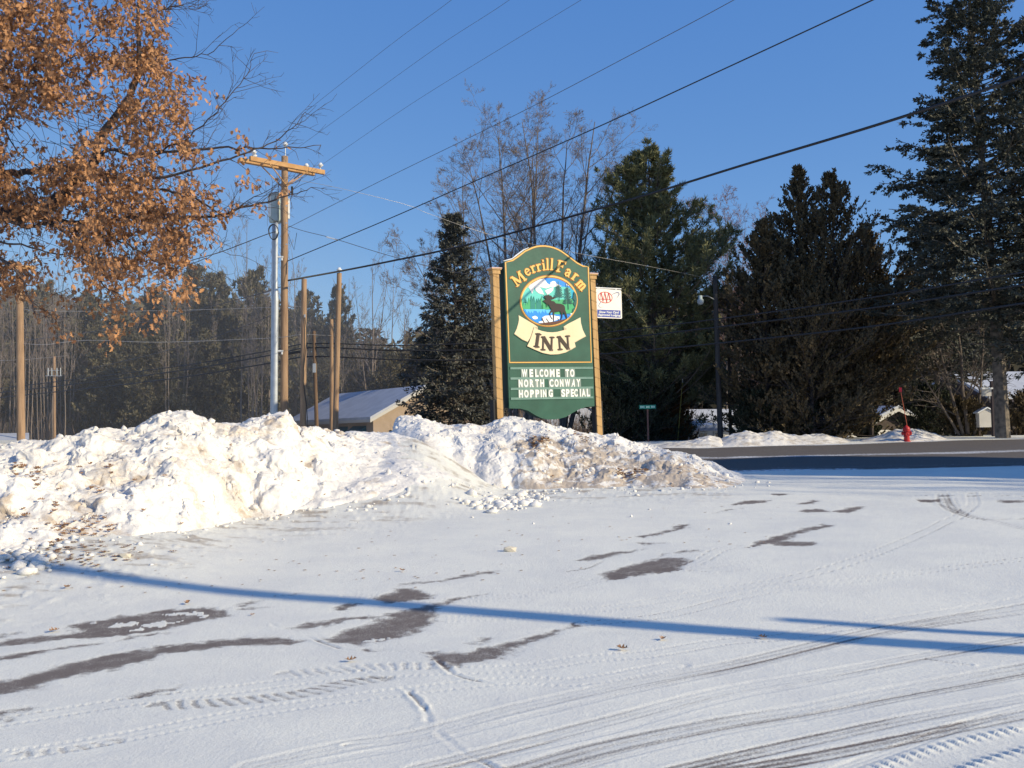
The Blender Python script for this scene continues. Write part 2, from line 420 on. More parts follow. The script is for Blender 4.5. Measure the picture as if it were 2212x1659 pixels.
# tracks: points, half width in metres, how much snow is lost, kind
tracks = [
 (Cc([(-100,715),(0,700),(500,620),(1000,560),(1500,500),(2212,468)]) + Dd([(300,775),(600,750),(900,700),(1150,680),(1400,640),(1650,610),(2300,500)]), .11, .24, 't'),
 (Cc([(-100,850),(100,835),(500,770),(900,690),(1200,640),(1640,580),(2212,520)]) + Dd([(300,870),(700,800)]), .10, .16, 't'),
 (Cc([(1100,890),(1500,800),(1800,755),(2212,644)]) + Dd([(500,880),(1000,785),(1400,690),(1700,625),(2300,530)]), .10, .46, 's'),
 (Cc([(1200,905),(1560,840),(1800,795),(2212,690)]) + Dd([(500,915),(1000,810),(1400,712),(1750,640),(2300,560)]), .05, .40, 's'),
 (Dd([(-400,1250),(0,1150),(400,1045),(900,915),(1300,845),(1750,765),(2300,670)]), .09, .34, 's'),
 (Dd([(-300,1260),(0,1180),(400,1090),(900,950),(1300,875),(1750,785),(2300,690)]), .05, .28, 's'),
 (Dd([(0,1270),(100,1240),(400,1155),(900,1050),(1300,985),(1700,905),(2300,795)]), .11, .66, 's'),
 (Dd([(200,1270),(450,1195),(900,1090),(1300,1020),(1700,940),(2300,830)]), .05, .55, 's'),
 (Dd([(700,1260),(1200,1145),(1700,1035),(2300,925)]), .08, .52, 's'),
 (Dd([(900,1270),(1400,1180),(1900,1075),(2300,995)]), .08, .60, 's'),
 (Dd([(1300,1290),(1700,1150),(2000,1040),(2300,960)]), .05, .35, 's'),
 (Dd([(-700,500),(-300,520),(0,500),(200,470),(385,430),(760,370),(900,300),(1015,285)]), .10, .26, 't'),
 (Dd([(-300,600),(0,590),(400,555),(800,490),(1200,425),(1500,340),(1750,240),(1920,160),(1980,110)]), .10, .25, 't'),
 (Dd([(300,620),(650,585),(1000,500),(1300,455),(1700,405),(2300,330)]), .09, .24, 't'),
 (Dd([(1650,1290),(1800,1230),(2000,1165),(2300,1095)]), .12, .18, 'b'),
 (Dd([(1860,60),(1880,110),(1960,150),(2212,210),(2400,250)]), .12, .45, 's'), (Dd([(1750,78),(1900,130),(2050,170),(2300,160)]), .10, .40, 's'),
 (Dd([(1985,55),(1990,110),(1930,140),(1890,80)]), .1, .3, 's'), (Dd([(760,387),(900,375),(1050,350),(1160,342)]), .04, .5, 's'),
 (Dd([(760,392),(940,395),(1100,370)]), .02, .4, 's'), (Dd([(240,395),(330,380),(390,352)]), .025, .5, 's'),
 (Cc([(700,630),(1000,610),(1300,575),(1500,530),(1640,510)]), .11, .40, 'd'), (Cc([(1250,490),(1600,460),(1890,455)]), .11, .26, 'd'),
 (Dd([(1100,10),(1500,20),(1900,50),(2300,75)]), .06, .35, 's'), (Dd([(1500,-12),(1800,20),(2300,40)]), .08, .3, 's'),
 (Dd([(1100,60),(1500,62),(1900,68),(2300,72)]), .05, .55, 's'), (Dd([(1100,152),(1500,150),(1700,155)]), .03, .3, 's'),
 (Cc([(100,835),(300,815),(500,780)]), .06, .3, 'd')]
cracks = [Cc([(1180,280),(1300,320),(1480,385),(1650,398),(1850,405),(1960,490),(2100,530),(2230,555)]),
          Cc([(1560,475),(1680,520),(1760,560),(1830,640),(1860,710),(1960,800),(2040,850),(2150,905)]),
          Cc([(960,205),(1010,212),(1060,225),(1110,210)]), Cc([(1500,800),(1740,745),(1790,715),(1850,690)]), Dd([(1400,705),(1700,760),(1990,800)])]

def in_poly(x, y, poly):
    r = np.zeros(x.shape, bool); n = len(poly)
    for i in range(n):
        x1, y1 = poly[i]; x2, y2 = poly[(i + 1) % n]
        if y1 == y2: continue
        c = ((y1 > y) != (y2 > y)) & (x < (x2 - x1) * (y - y1) / (y2 - y1) + x1)
        r ^= c
    return r

def poly_dist(x, y, poly, closed=False):
    """distance to a polyline, arc position and signed side"""
    best = np.full(x.shape, 1e9); arc = np.zeros(x.shape); side = np.zeros(x.shape); s0 = 0
    n = len(poly)
    for i in range(n if closed else n - 1):
        a, b = poly[i], poly[(i + 1) % n]; d = b - a; L = math.hypot(*d) + 1e-9
        t = np.clip(((x - a[0]) * d[0] + (y - a[1]) * d[1]) / L ** 2, 0, 1)
        dx, dy = x - a[0] - t * d[0], y - a[1] - t * d[1]; dd = np.hypot(dx, dy)
        k = dd < best
        best = np.where(k, dd, best); arc = np.where(k, s0 + t * L, arc)
        side = np.where(k, np.sign(d[0] * dy - d[1] * dx) * dd, side); s0 += L
    return best, arc, side

def make_ground():
    az = np.concatenate([np.radians(np.linspace(-180, -36, 60, endpoint=False)), np.arctan(np.linspace(math.tan(math.radians(-36)), math.tan(math.radians(36)), 1380)), np.radians(np.linspace(36, 180, 60))[1:]])
    inv = np.linspace(1 / 4.2, 1 / 28., 420)
    yr = np.concatenate([[0.02, .5, 1., 1.6, 2.2, 2.8, 3.3, 3.7, 4.0], 1 / inv, np.geomspace(28.5, 60, 50), np.geomspace(64, 900, 22)])
    A, R = np.meshgrid(az, yr)
    inw = np.abs(A) <= math.radians(36.01)
    k = np.where(inw, 1 / np.cos(A), 1 / math.cos(math.radians(36)))
    X, Y = R * k * np.sin(A), R * k * np.cos(A)
    Z = G(X, Y)
    cover = np.full(X.shape, .86); dirt = np.zeros(X.shape)
    near = (Y > 3) & (Y < 30) & inw
    x, y = X[near], Y[near]
    cv = np.full(x.shape, .88); dz = np.zeros(x.shape); dt = np.zeros(x.shape)
    cv += .05 * fbm(x * 1.2, y * 1.2, o=4, s=21) + .05 * fbm(x * 6, y * 6, o=3, s=22)
    # warped coordinates give ragged edges
    wx = x + .07 * fbm(x * 5, y * 5, o=3, s=31) + .03 * fbm(x * 22, y * 22, o=2, s=32)
    wy = y + .07 * fbm(x * 5, y * 5, o=3, s=41) + .05 * fbm(x * 22, y * 22, o=2, s=42)
    isl = np.zeros(x.shape, bool)
    for p in islands: isl |= in_poly(wx, wy, toW(p))
    pm = np.zeros(x.shape)
    for p in patches:
        w = toW(p); lo, hi = w.min(0) - .3, w.max(0) + .3
        bb = (x > lo[0]) & (x < hi[0]) & (y > lo[1]) & (y < hi[1])
        if not bb.any(): continue
        ins = in_poly(wx[bb], wy[bb], w); dd, _, _ = poly_dist(wx[bb], wy[bb], w, True)
        s = np.where(ins, dd, -dd)
        pm[bb] = np.maximum(pm[bb], sst(-.09, .08, s + .05 * fbm(x[bb] * 16, y[bb] * 16, o=3, s=57)))
    pm = np.where(isl, 0, pm)
    # small thin spots near the bare patches
    cv = cv * (1 - pm) + (.13 + .24 * fbm(x * 9, y * 9, o=4, s=55, g=.65)) * pm
    dz -= .012 * pm
    for pts, hw, loss, kind in tracks:
        w = cr(toW(pts), 5); lo, hi = w.min(0) - .5, w.max(0) + .5
        bb = (x > lo[0]) & (x < hi[0]) & (y > lo[1]) & (y < hi[1])
        if not bb.any(): continue
        d, a, sd_ = poly_dist(x[bb], y[bb], w)
        m_ = 1 - sst(hw * .8, hw * 1.1, d)
        n1 = .5 + .5 * fbm(a * 1.5, sd_ * 30, s=61); n2 = .65 + .5 * fbm(a * .35, a * 0, o=2, s=int(hw * 1000))
        if kind == 's':
            st = .55 + .45 * np.cos(sd_ / hw * math.pi * 3.0)
            cv[bb] -= 1.45 * loss * m_ * (.45 + .55 * st) * n2 * (.3 + 1.1 * n1); dz[bb] -= .006 * m_ * (.4 + .6 * st)
            dz[bb] += .003 * np.exp(-((d - hw * 1.2) / .02) ** 2)
        elif kind == 't':
            blk = (np.sin(a * 2 * math.pi / .055) > -.1) * 1.0
            edge = np.exp(-((d - hw * .85) / (hw * .22)) ** 2)
            ribs = .5 + .5 * np.cos(sd_ / hw * math.pi * 2.5)
            cv[bb] -= 1.5 * loss * n2 * (edge * blk * 1.2 + .55 * m_ * ribs * (.4 + .9 * n1))
            dz[bb] -= .007 * edge * blk + .003 * m_ * ribs
            dz[bb] += .002 * np.exp(-((d - hw * 1.25) / .02) ** 2)
        elif kind == 'd':
            blk = sst(-.6, .8, np.sin(a * 2 * math.pi / .085 + sd_ * 22 + 2.5 * fbm(a * 3, sd_ * 6, s=63)) + .8 * fbm(a * 7, sd_ * 30, s=64))
            cv[bb] -= loss * m_ * (.45 + .75 * blk) * (.5 + .9 * n1); dz[bb] -= .01 * m_ * blk
        else:
            blk = (np.sin(a * 2 * math.pi / .075) > .0) * 1.0
            edge = np.exp(-((np.abs(sd_) - hw) / .045) ** 2)
            dz[bb] += .020 * edge * blk - .01 * m_; cv[bb] -= .22 * m_ * (1 - blk) * n1
    for pts in cracks:
        w = cr(toW(pts), 4); lo, hi = w.min(0) - .3, w.max(0) + .3
        bb = (x > lo[0]) & (x < hi[0]) & (y > lo[1]) & (y < hi[1])
        ww = .03 * fbm(x[bb] * 9, y[bb] * 9, o=3, s=71)
        d, a, _ = poly_dist(x[bb] + ww, y[bb] - ww, w)
        g = fbm(a * 4, a * 0, o=2, s=72)
        dz[bb] += (.010 * np.exp(-((d - .035) / .018) ** 2) - .014 * np.exp(-(d / .016) ** 2)) * (.6 + g)
        cv[bb] -= .55 * np.exp(-(d / .014) ** 2) * sst(-.1, .3, g)
    # dirty, scuffed snow near the foot of the banks
    c = FPX * x / y
    foot = np.interp(c, LB_C, LB_B); foot2 = np.interp(c, RB_C, RB_B)
    f_ = np.where(c < -260, foot, np.where(c > -40, foot2, np.interp(c, [-260, -40], [17, 19.5])))
    band = sst(4.2, .3, f_ - y) * (y < f_ + 6) * (1 - sst(350, 620, c)) 
    str_ = fbm(x * 2.2, y * 5.5, o=5, s=81, g=.6)
    dt += band * (.24 + .70 * sst(-.1, .55, str_)); dt += .10 * sst(.1, .6, fbm(x * 3, y * 8, o=4, s=82)) * sst(8, 11, y)
    cv -= band * .16 * sst(.05, .5, fbm(x * 3, y * 9, o=4, s=83))
    dz += .028 * band * fbm(x * 6, y * 8, o=4, s=84)
    lump, idv = worley(x * 7, y * 7, 5)
    dz += band * np.where(idv > .8, .05 * np.clip(1 - lump * 2.2, 0, 1), 0)
    dz += .003 * fbm(x * 14, y * 14, o=3, s=91) * (1 - pm)
    Z[near] += dz * np.where(np.abs(dz) < .05, .45, 1); cover[near] = cv; dirt[near] = dt
    mb = MB(); mb.add(np.stack([X, Y, Z], -1).reshape(-1, 3), grid_faces(*X.shape))
    o = mb.build('ground', M_lot, smooth=True)
    attr(o, 'cover', cover); attr(o, 'dirt', dirt)
    tag(o, kind='structure')
    return o

# ---------------------------------------------------------------- ploughed banks: foot, crest and skyline per direction
LBb = [(-600,1270),(-200,1235),(0,1210),(95,1184),(173,1166),(285,1166),(389,1149),(432,1141),(536,1123),(640,1110),(691,1103),(778,1085),(864,1070),(900,1062),(960,1056),(1010,1050)]
LB_C = np.array([x - CX for x, y in LBb], float)
LB_B = np.array([ground_at(max(x, -400), y)[1] for x, y in LBb])
LBs = [(-600,1000),(-200,975),(0,958),(40,950),(74,946),(125,944),(164,939),(203,921),(240,923),(296,918),(313,906),(340,891),(355,889),(405,888),(415,892),(434,907),(461,918),(492,917),(520,911),(539,905),(560,903),(578,897),(600,893),(615,891),(627,900),(637,921),(645,938),(662,930),(680,924),(705,932),(722,938),(753,937),(775,936),(797,944),(821,946),(850,948),(900,960),(960,985),(1010,1000)]
RBb = [(830,1010),(848,1020),(900,1032),(960,1040),(1040,1048),(1117,1055),(1250,1056),(1441,1060),(1559,1067),(1620,1056),(1660,1046)]
RB_C = np.array([x - CX for x, y in RBb], float)
RB_B = np.array([22.4, 22.0, 21.3, 20.8, 20.3, 19.9, 19.9, 19.6, 19.2, 20.0, 20.6])
RBs = [(830,955),(846,935),(850,912),(862,905),(879,901),(914,902),(935,908),(953,915),(1000,914),(1032,915),(1071,906),(1098,902),(1129,907),(1168,912),(1207,923),(1246,931),(1281,942),(1325,939),(1356,952),(1402,957),(1440,968),(1480,977),(1520,990),(1559,1009),(1598,1029),(1637,1044),(1660,1052)]

def make_bank(name, label, C, B, sky_, depth_ridge, back, c0, c1, nc, nr, rough, seed, dirt_fn):
    c = np.linspace(c0, c1, nc)
    yb = np.interp(c, C, B)
    yr = np.interp(c, *depth_ridge)
    sp = np.array([p[0] for p in sky_], float) - CX; sy = np.array([p[1] for p in sky_], float)
    spy = np.interp(c, sp, sy)
    # wanted crest height above the terrain
    d = np.array([ray(ci + CX, yy) for ci, yy in zip(c, spy)])
    zr = 1.6 + d[:, 2] / d[:, 1] * yr
    xr = c / FPX * yr
    Hh = np.maximum(zr - G(xr, yr), .02)
    s = np.concatenate([np.linspace(-.12, 1.0, int(nr * .8)), np.linspace(1.0, 2.2, nr - int(nr * .8) + 1)[1:]])
    S, Ci = np.meshgrid(s, np.arange(nc), indexing='ij')
    yb = yb + .28 * fbm(c / 55., c * 0, o=2, s=seed + 77, g=.5)
    Hh = np.where((c < -230) & (c1 < 0), np.maximum(Hh, .20 - .12 * sst(-420, -260, c)), Hh)
    YB, YR, HH, CC = yb[Ci], yr[Ci], Hh[Ci], c[Ci]
    Y = np.where(S <= 1, YB + S * (YR - YB), YR + (S - 1) * back)
    X = CC / FPX * Y
    prof = np.where(S <= 1, np.sin(np.clip(S, 0, 1) * math.pi / 2) ** .95, np.cos(np.clip((S - 1) / 1.1, 0, 1) * math.pi / 2) ** 1.3)
    prof = np.where(S < 0, 0, prof)
    ends = sst(c0, c0 + 25, CC) * (1 - sst(c1 - 25, c1, CC)) if c1 > 0 else 1 - sst(-260, -130, CC + 60 * fbm(X, Y, o=3, s=77))
    if c1 < 0:
        tot = Hh + ramp_h(xr, yr); kk = np.hanning(191); kk /= kk.sum(); sm = np.convolve(np.pad(tot, 95, 'edge'), kk, 'valid')
        hgt = sm[Ci] * prof - ramp_h(X, Y) + (tot - sm)[Ci] * sst(.62, .95, S) * np.where(S > 1, prof, 1)
        hgt = np.maximum(hgt, (.05 + .09 * sst(-480, -400, CC) * sst(-.25, .5, fbm(X * 1.1, Y * 1.1, o=3, s=88))) * sst(0, .05, S) * (S < 1.6)) * ends
    else:
        hgt = HH * prof * ends
    amp = np.clip(hgt / .32, 0, 1) * rough
    big = fbm(X * .9, Y * .9, o=3, s=seed); mid = fbm(X * 3, Y * 3, o=4, s=seed + 9)
    w1, i1 = worley(X * 2.3 + .3 * mid, Y * 2.3, seed); w2, i2 = worley(X * 6 + .5 * mid, Y * 6, seed + 3); w3, i3 = worley(X * 15, Y * 15, seed + 4)
    crest = 1 - .75 * np.exp(-((S - 1) / .12) ** 2)
    n_ = .22 * big * crest + .13 * (np.clip(1 - w1 * 1.4, 0, 1)) * (i1 > .45) * crest + .06 * mid
    n_ = n_ - .06 * crest
    chunk = .030 * np.clip(1 - w2 * 1.6, 0, 1) ** .8 * (i2 > .5) + .013 * np.clip(1 - w3 * 1.5, 0, 1) * (i3 > .5)
    n_ = n_ + chunk * (.4 + .6 * np.clip(fbm(X * .8, Y * .8, o=2, s=seed + 30) + .7, 0, 1.4))
    Z = G(X, Y) - .05 * (S < .0) - .03 + hgt + amp * n_ + chunk * .7 * sst(-.02, .06, S) * (S < 1)*.5
    Z = np.where(S > 2.1, G(X, Y) - .2, Z)
    # sideways push so that lumps overhang a little
    q = amp * .10
    X2 = X + q * fbm(X * 5, Z * 5, Y * 5, o=3, s=seed + 40); Y2 = Y + q * fbm(X * 5, Z * 5, Y * 5, o=3, s=seed + 50)
    Z = Z + amp * .022 * fbm(X * 9, Y * 9, Z * 9, o=3, s=seed + 60, g=.6)
    mb = MB(); mb.add(np.stack([X2, Y2, Z], -1).reshape(-1, 3), grid_faces(*X.shape))
    # loose blocks lying on the bank belong to it
    rng = np.random.default_rng(seed)
    ico = [(0, 0, 1), (.89, 0, .45), (.28, .85, .45), (-.72, .53, .45), (-.72, -.53, .45), (.28, -.85, .45), (.72, .53, -.45), (-.28, .85, -.45), (-.89, 0, -.45), (-.28, -.85, -.45), (.72, -.53, -.45), (0, 0, -1)]
    icf = [(0, 1, 2), (0, 2, 3), (0, 3, 4), (0, 4, 5), (0, 5, 1), (1, 6, 2), (2, 7, 3), (3, 8, 4), (4, 9, 5), (5, 10, 1), (6, 7, 2), (7, 8, 3), (8, 9, 4), (9, 10, 5), (10, 6, 1), (11, 7, 6), (11, 8, 7), (11, 9, 8), (11, 10, 9), (11, 6, 10)]
    ico = np.array(ico); icf = np.array(icf)
    nb = int(nc * .3)
    ii = rng.integers(int(len(s) * .08), int(len(s) * .83), nb); jj = rng.integers(10, nc - 10, nb)
    ok = hgt[ii, jj] > .08
    base = np.stack([X2[ii, jj], Y2[ii, jj], Z[ii, jj]], -1)[ok]
    sz = .015 + .06 * rng.random(len(base)) ** 4
    for b_, z_ in zip(base, sz):
        v = ico * (1 + rng.uniform(-.28, .28, (12, 1))) * z_ * rng.uniform(.7, 1.3, 3)
        mb.add(v + b_, icf)
    o = mb.build(name, M_bank, smooth=True)
    dt = dirt_fn(X, Y, CC, S, mid, w1)
    nd = len(o.data.vertices) - dt.size
    dd = np.concatenate([dt.ravel(), np.full(nd, .12)])
    attr(o, 'cover', np.full(dd.shape, 1.4)); attr(o, 'dirt', dd)
    tag(o, label, 'snow bank', 'ploughed snow banks round the lot')
    return (X2, Y2, Z, hgt, S, CC)

def dirtL(X, Y, CC, S, mid, w1):
    f = fbm(X * 1.6, Y * 1.6, o=4, s=201)
    d = .16 + .45 * sst(-.05, .5, f) + .35 * sst(.1, .6, fbm(X * 5, Y * 5, o=3, s=202))
    d += .35 * np.exp(-((CC + 745) / 45) ** 2) * np.exp(-((S - .80) / .14) ** 2)
    d += .40 * np.exp(-((CC + 500) / 60) ** 2) * np.exp(-((S - .8) / .14) ** 2)
    d += .5 * np.exp(-((CC + 435) / 22) ** 2) * np.exp(-((S - .42) / .1) ** 2)
    return d
def dirtR(X, Y, CC, S, mid, w1):
    f = fbm(X * 1.6, Y * 1.6, o=4, s=205); g = fbm(X * 6, Y * 12, o=4, s=206, g=.65)
    low = sst(-60, 60, CC) * sst(.85, .35, S)
    d = .12 + .40 * sst(.0, .5, f) + low * (.34 + .62 * sst(-.25, .35, g))
    d += .7 * np.exp(-((CC - 50) / 45) ** 2) * np.exp(-((S - .5) / .10) ** 2) * sst(-.2, .4, g)
    d += .7 * np.exp(-((CC - 270) / 40) ** 2) * np.exp(-((S - .18) / .08) ** 2) * sst(-.2, .4, g)
    d += .5 * np.exp(-((CC + 140) / 45) ** 2) * np.exp(-((S - .8) / .12) ** 2)
    return d

GROUND = make_ground()
BL = make_bank('snow_bank', 'tall lumpy white snow bank at the left, below the utility poles', LB_C, LB_B, LBs,
               (np.array([-1700, -1106, -700, -500, -450, -380, -250, -200], float), np.array([14.0, 16.0, 17.4, 18.6, 19.4, 21.4, 22.6, 22.8])), 2.6, -1500, -110, 1080, 330, 1.0, 101, dirtL)
BR = make_bank('snow_bank', 'dirty snow bank in front of the green inn sign', RB_C, RB_B, RBs,
               (np.array([-276, -200, 0, 300, 420, 554], float), np.array([24.0, 23.6, 23.2, 22.6, 21.8, 21.0])), 2.4, -276, 554, 820, 260, .75, 131, dirtR)

# ---------------------------------------------------------------- the road
def make_road():
    xs = np.concatenate([np.linspace(-60, -6, 60), np.linspace(-5.8, 24, 260), np.linspace(24.5, 90, 60)])
    ne = np.interp(xs, [-60, -20, -7, -1, 4, 90], [72, 41, 30.2, 26, 23.3, 22.6])
    ne = np.convolve(np.pad(ne, 6, 'edge'), np.ones(13) / 13, 'valid')
    a1 = ground_at(1495, 969); a2 = ground_at(1825, 960); a3 = ground_at(2212, 949)
    fe = np.interp(xs, [-60, -20, -7, a1[0], a2[0], a3[0], 90], [88, 54, 42, a1[1], a2[1], a3[1], a3[1] + 6])
    t = np.linspace(0, 1, 110)
    T, X = np.meshgrid(t, xs, indexing='ij')
    Y = ne[None, :] + T * (fe - ne)[None, :]
    crown = .03 * np.sin(math.pi * T)
    Z = G(X, Y) + .02 + crown
    Z[0] -= .03; Z[-1] -= .03
    cov = .04 + .10 * fbm(X * .5, Y * 4, o=3, s=301) + .14 * np.exp(-((T - .23) / .03) ** 2) + .12 * np.exp(-((T - .74) / .03) ** 2) + .16 * sst(.1, .7, fbm(X * .15, T * 30, o=4, s=311))
    def strip(y0, y1, amt, soft=.18, n=0.):
        # y0/y1 give the strip as a fraction of the road width
        w = n * fbm(X * .7, Y * 1.5, o=3, s=305)
        return amt * sst(y0 - soft * .1, y0 + soft * .1, T + w) * (1 - sst(y1 - soft * .1, y1 + soft * .1, T + w))
    cov = np.maximum(cov, strip(.40, .475, .62, .6, .05))
    cov = np.maximum(cov, strip(-.1, .012, .75, .4, .03))
    cov = np.maximum(cov, strip(.055, .064, .62, .05))
    cov = np.maximum(cov, strip(.97, 1.1, .8, .3, .04))
    mb = MB(); mb.add(np.stack([X, Y, Z], -1).reshape(-1, 3), grid_faces(*X.shape))
    o = mb.build('road', M_road, smooth=True); tag(o, kind='structure')
    dust = .28 * sst(.46, .62, T) + .15
    attr(o, 'cover', cov + .06 * fbm(X * 2, Y * 2, s=308)); attr(o, 'dirt', np.zeros(X.shape))
    return ne, fe, xs
ROAD = make_road()

def far_mound(label, pts, depth, base_y, seed):
    """a ploughed mound beyond the road, from its outline against the sky side"""
    px = np.array([p[0] for p in pts], float); py = np.array([p[1] for p in pts], float)
    n = 160; p = np.linspace(px[0], px[-1], n); q = np.interp(p, px, py)
    q = np.convolve(np.pad(q, 3, 'edge'), np.ones(7) / 7, 'valid')
    yf = np.array([ground_at(a, np.interp(a, [1400, 1495, 1825, 2057, 2212, 2500], [972, 969, 960, 952.5, 949, 945]))[1] for a in p]) + .25
    yr = yf + depth
    d = np.array([ray(a, b) for a, b in zip(p, q)])
    xr = d[:, 0] / d[:, 1] * yr; zr = 1.6 + d[:, 2] / d[:, 1] * yr
    H = np.maximum(zr - G(xr, yr), .03)
    s = np.linspace(0, 2.1, 70); S, I = np.meshgrid(s, np.arange(n), indexing='ij')
    Y = yf[I] + S * depth; X = (d[:, 0] / d[:, 1])[I] * Y
    end = np.sin(np.clip(I / (n - 1), 0, 1) * math.pi) ** .25
    h = H[I] * np.where(S < 1, np.sin(np.clip(S, 0, 1) * math.pi / 2), np.cos(np.clip((S - 1) / 1.05, 0, 1) * math.pi / 2)) * end
    w, i_ = worley(X * 4, Y * 4, seed)
    Z = G(X, Y) - .04 + h + np.clip(h / .3, 0, 1) * (.05 * fbm(X * 3, Y * 3, o=4, s=seed) + .05 * np.clip(1 - w * 1.6, 0, 1) * (i_ > .5))
    mb = MB(); mb.add(np.stack([X, Y, Z], -1).reshape(-1, 3), grid_faces(*X.shape))
    o = mb.build('snow_bank', M_farbank, smooth=True)
    attr(o, 'cover', np.full(X.shape, 1.4)); attr(o, 'dirt', .25 + .4 * sst(-.2, .4, fbm(X * 4, Y * 7, o=4, s=seed + 2)))
    tag(o, label, 'snow bank', 'ploughed snow banks beyond the road')
far_mound('low snow bank behind the road, left of the double humped one', [(1405,964),(1440,956),(1495,950),(1532,937),(1555,941),(1580,962)], 1.6, 0, 401)
far_mound('long double humped snow bank beyond the road', [(1535,968),(1555,942),(1585,930),(1615,928),(1645,934),(1675,929),(1701,935),(1731,939),(1780,935),(1825,945),(1860,955)], 2.0, 0, 402)
far_mound('rounded snow bank just behind the red hydrant', [(1840,957),(1860,946),(1900,939),(1937,925),(1982,926),(2020,935),(2057,948),(2080,953)], 2.0, 0, 403)
far_mound('thin low snow bank at the right edge, beyond the road', [(2060,953),(2095,949),(2151,946),(2212,942),(2330,938),(2420,946)], 1.5, 0, 404)
# ---------------------------------------------------------------- the inn sign (drawn on its own face, x across, z up, front towards -y)
def homography(src, dst):
    A = []
    for (x, y), (u, v) in zip(src, dst):
        A.append([x, y, 1, 0, 0, 0, -u * x, -u * y, u]); A.append([0, 0, 0, x, y, 1, -v * x, -v * y, v])
    A = np.array(A, float); h = np.linalg.solve(A[:, :8], A[:, 8])
    return np.append(h, 1).reshape(3, 3)
_q = [(290, 1408), (970, 1410), (942, 297), (270, 238)]
_pD = [((1180 + x * .3134) / 1.15732, (580 + y * .3134) / 1.15732) for x, y in _q]
_bl = P(*_pD[0], 24.2); _br = P(*_pD[1], 25.42)
SX = _br - _bl; SX[2] = 0; SW = float(np.linalg.norm(SX)); SX /= SW
_tl = P(*_pD[3], 24.2); SHH = float(_tl[2] - _bl[2])
HM = homography(_q, [(0, 0), (SW, 0), (SW, SHH), (0, SHH)])
def S1(x, y):
    p = HM @ np.array([x, y, 1.0]); return p[0] / p[2], p[1] / p[2]
def S8(x, y): return S1(((1280 + x * .10851) - 1180) / .3134, ((660 + y * .10851) - 580) / .3134)
def S5(x, y): return S1(((1260 + x * .1085) - 1180) / .3134, ((900 + y * .1085) - 580) / .3134)

def sheet(mb, pts2, y, thick=.004):
    """a flat cut-out: front face at y - thick, with its rim"""
    tri = tessellate_polygon([[Vector((a, b, 0)) for a, b in pts2]])
    n = len(pts2); f = np.array([(a, y - thick, b) for a, b in pts2]); bk = np.array([(a, y, b) for a, b in pts2])
    if len(tri): mb.add(f, np.array(tri))
    j = np.arange(n); mb.add(np.concatenate([f, bk]), np.stack([j, (j + 1) % n, n + (j + 1) % n, n + j], -1))

def strip2(mb, pts, w, y, thick=.004, closed=False):
    pts = np.asarray(pts, float)
    if closed: pts = np.vstack([pts, pts[:1]])
    t = np.gradient(pts, axis=0)
    if closed:
        t[0] = t[-1] = pts[1] - pts[-2]
    t /= np.linalg.norm(t, axis=1)[:, None] + 1e-12
    nrm = np.stack([-t[:, 1], t[:, 0]], -1)
    w = np.broadcast_to(np.asarray(w, float), (len(pts),))[:, None]
    a, b = pts + nrm * w / 2, pts - nrm * w / 2; n = len(pts)
    F = lambda q, yy: np.stack([q[:, 0], np.full(n, yy), q[:, 1]], -1)
    V = np.concatenate([F(a, y - thick), F(b, y - thick), F(a, y), F(b, y)])
    i = np.arange(n - 1)
    f = np.concatenate([np.stack([i, i + 1, n + i + 1, n + i], -1), np.stack([2 * n + i, 2 * n + i + 1, i + 1, i], -1), np.stack([n + i, n + i + 1, 3 * n + i + 1, 3 * n + i], -1)])
    mb.add(V, f)

def arc(cx, cy, rx, ry, a0, a1, n=14):
    t = np.radians(np.linspace(a0, a1, n)); return [(cx + rx * math.cos(k), cy + ry * math.sin(k)) for k in t]
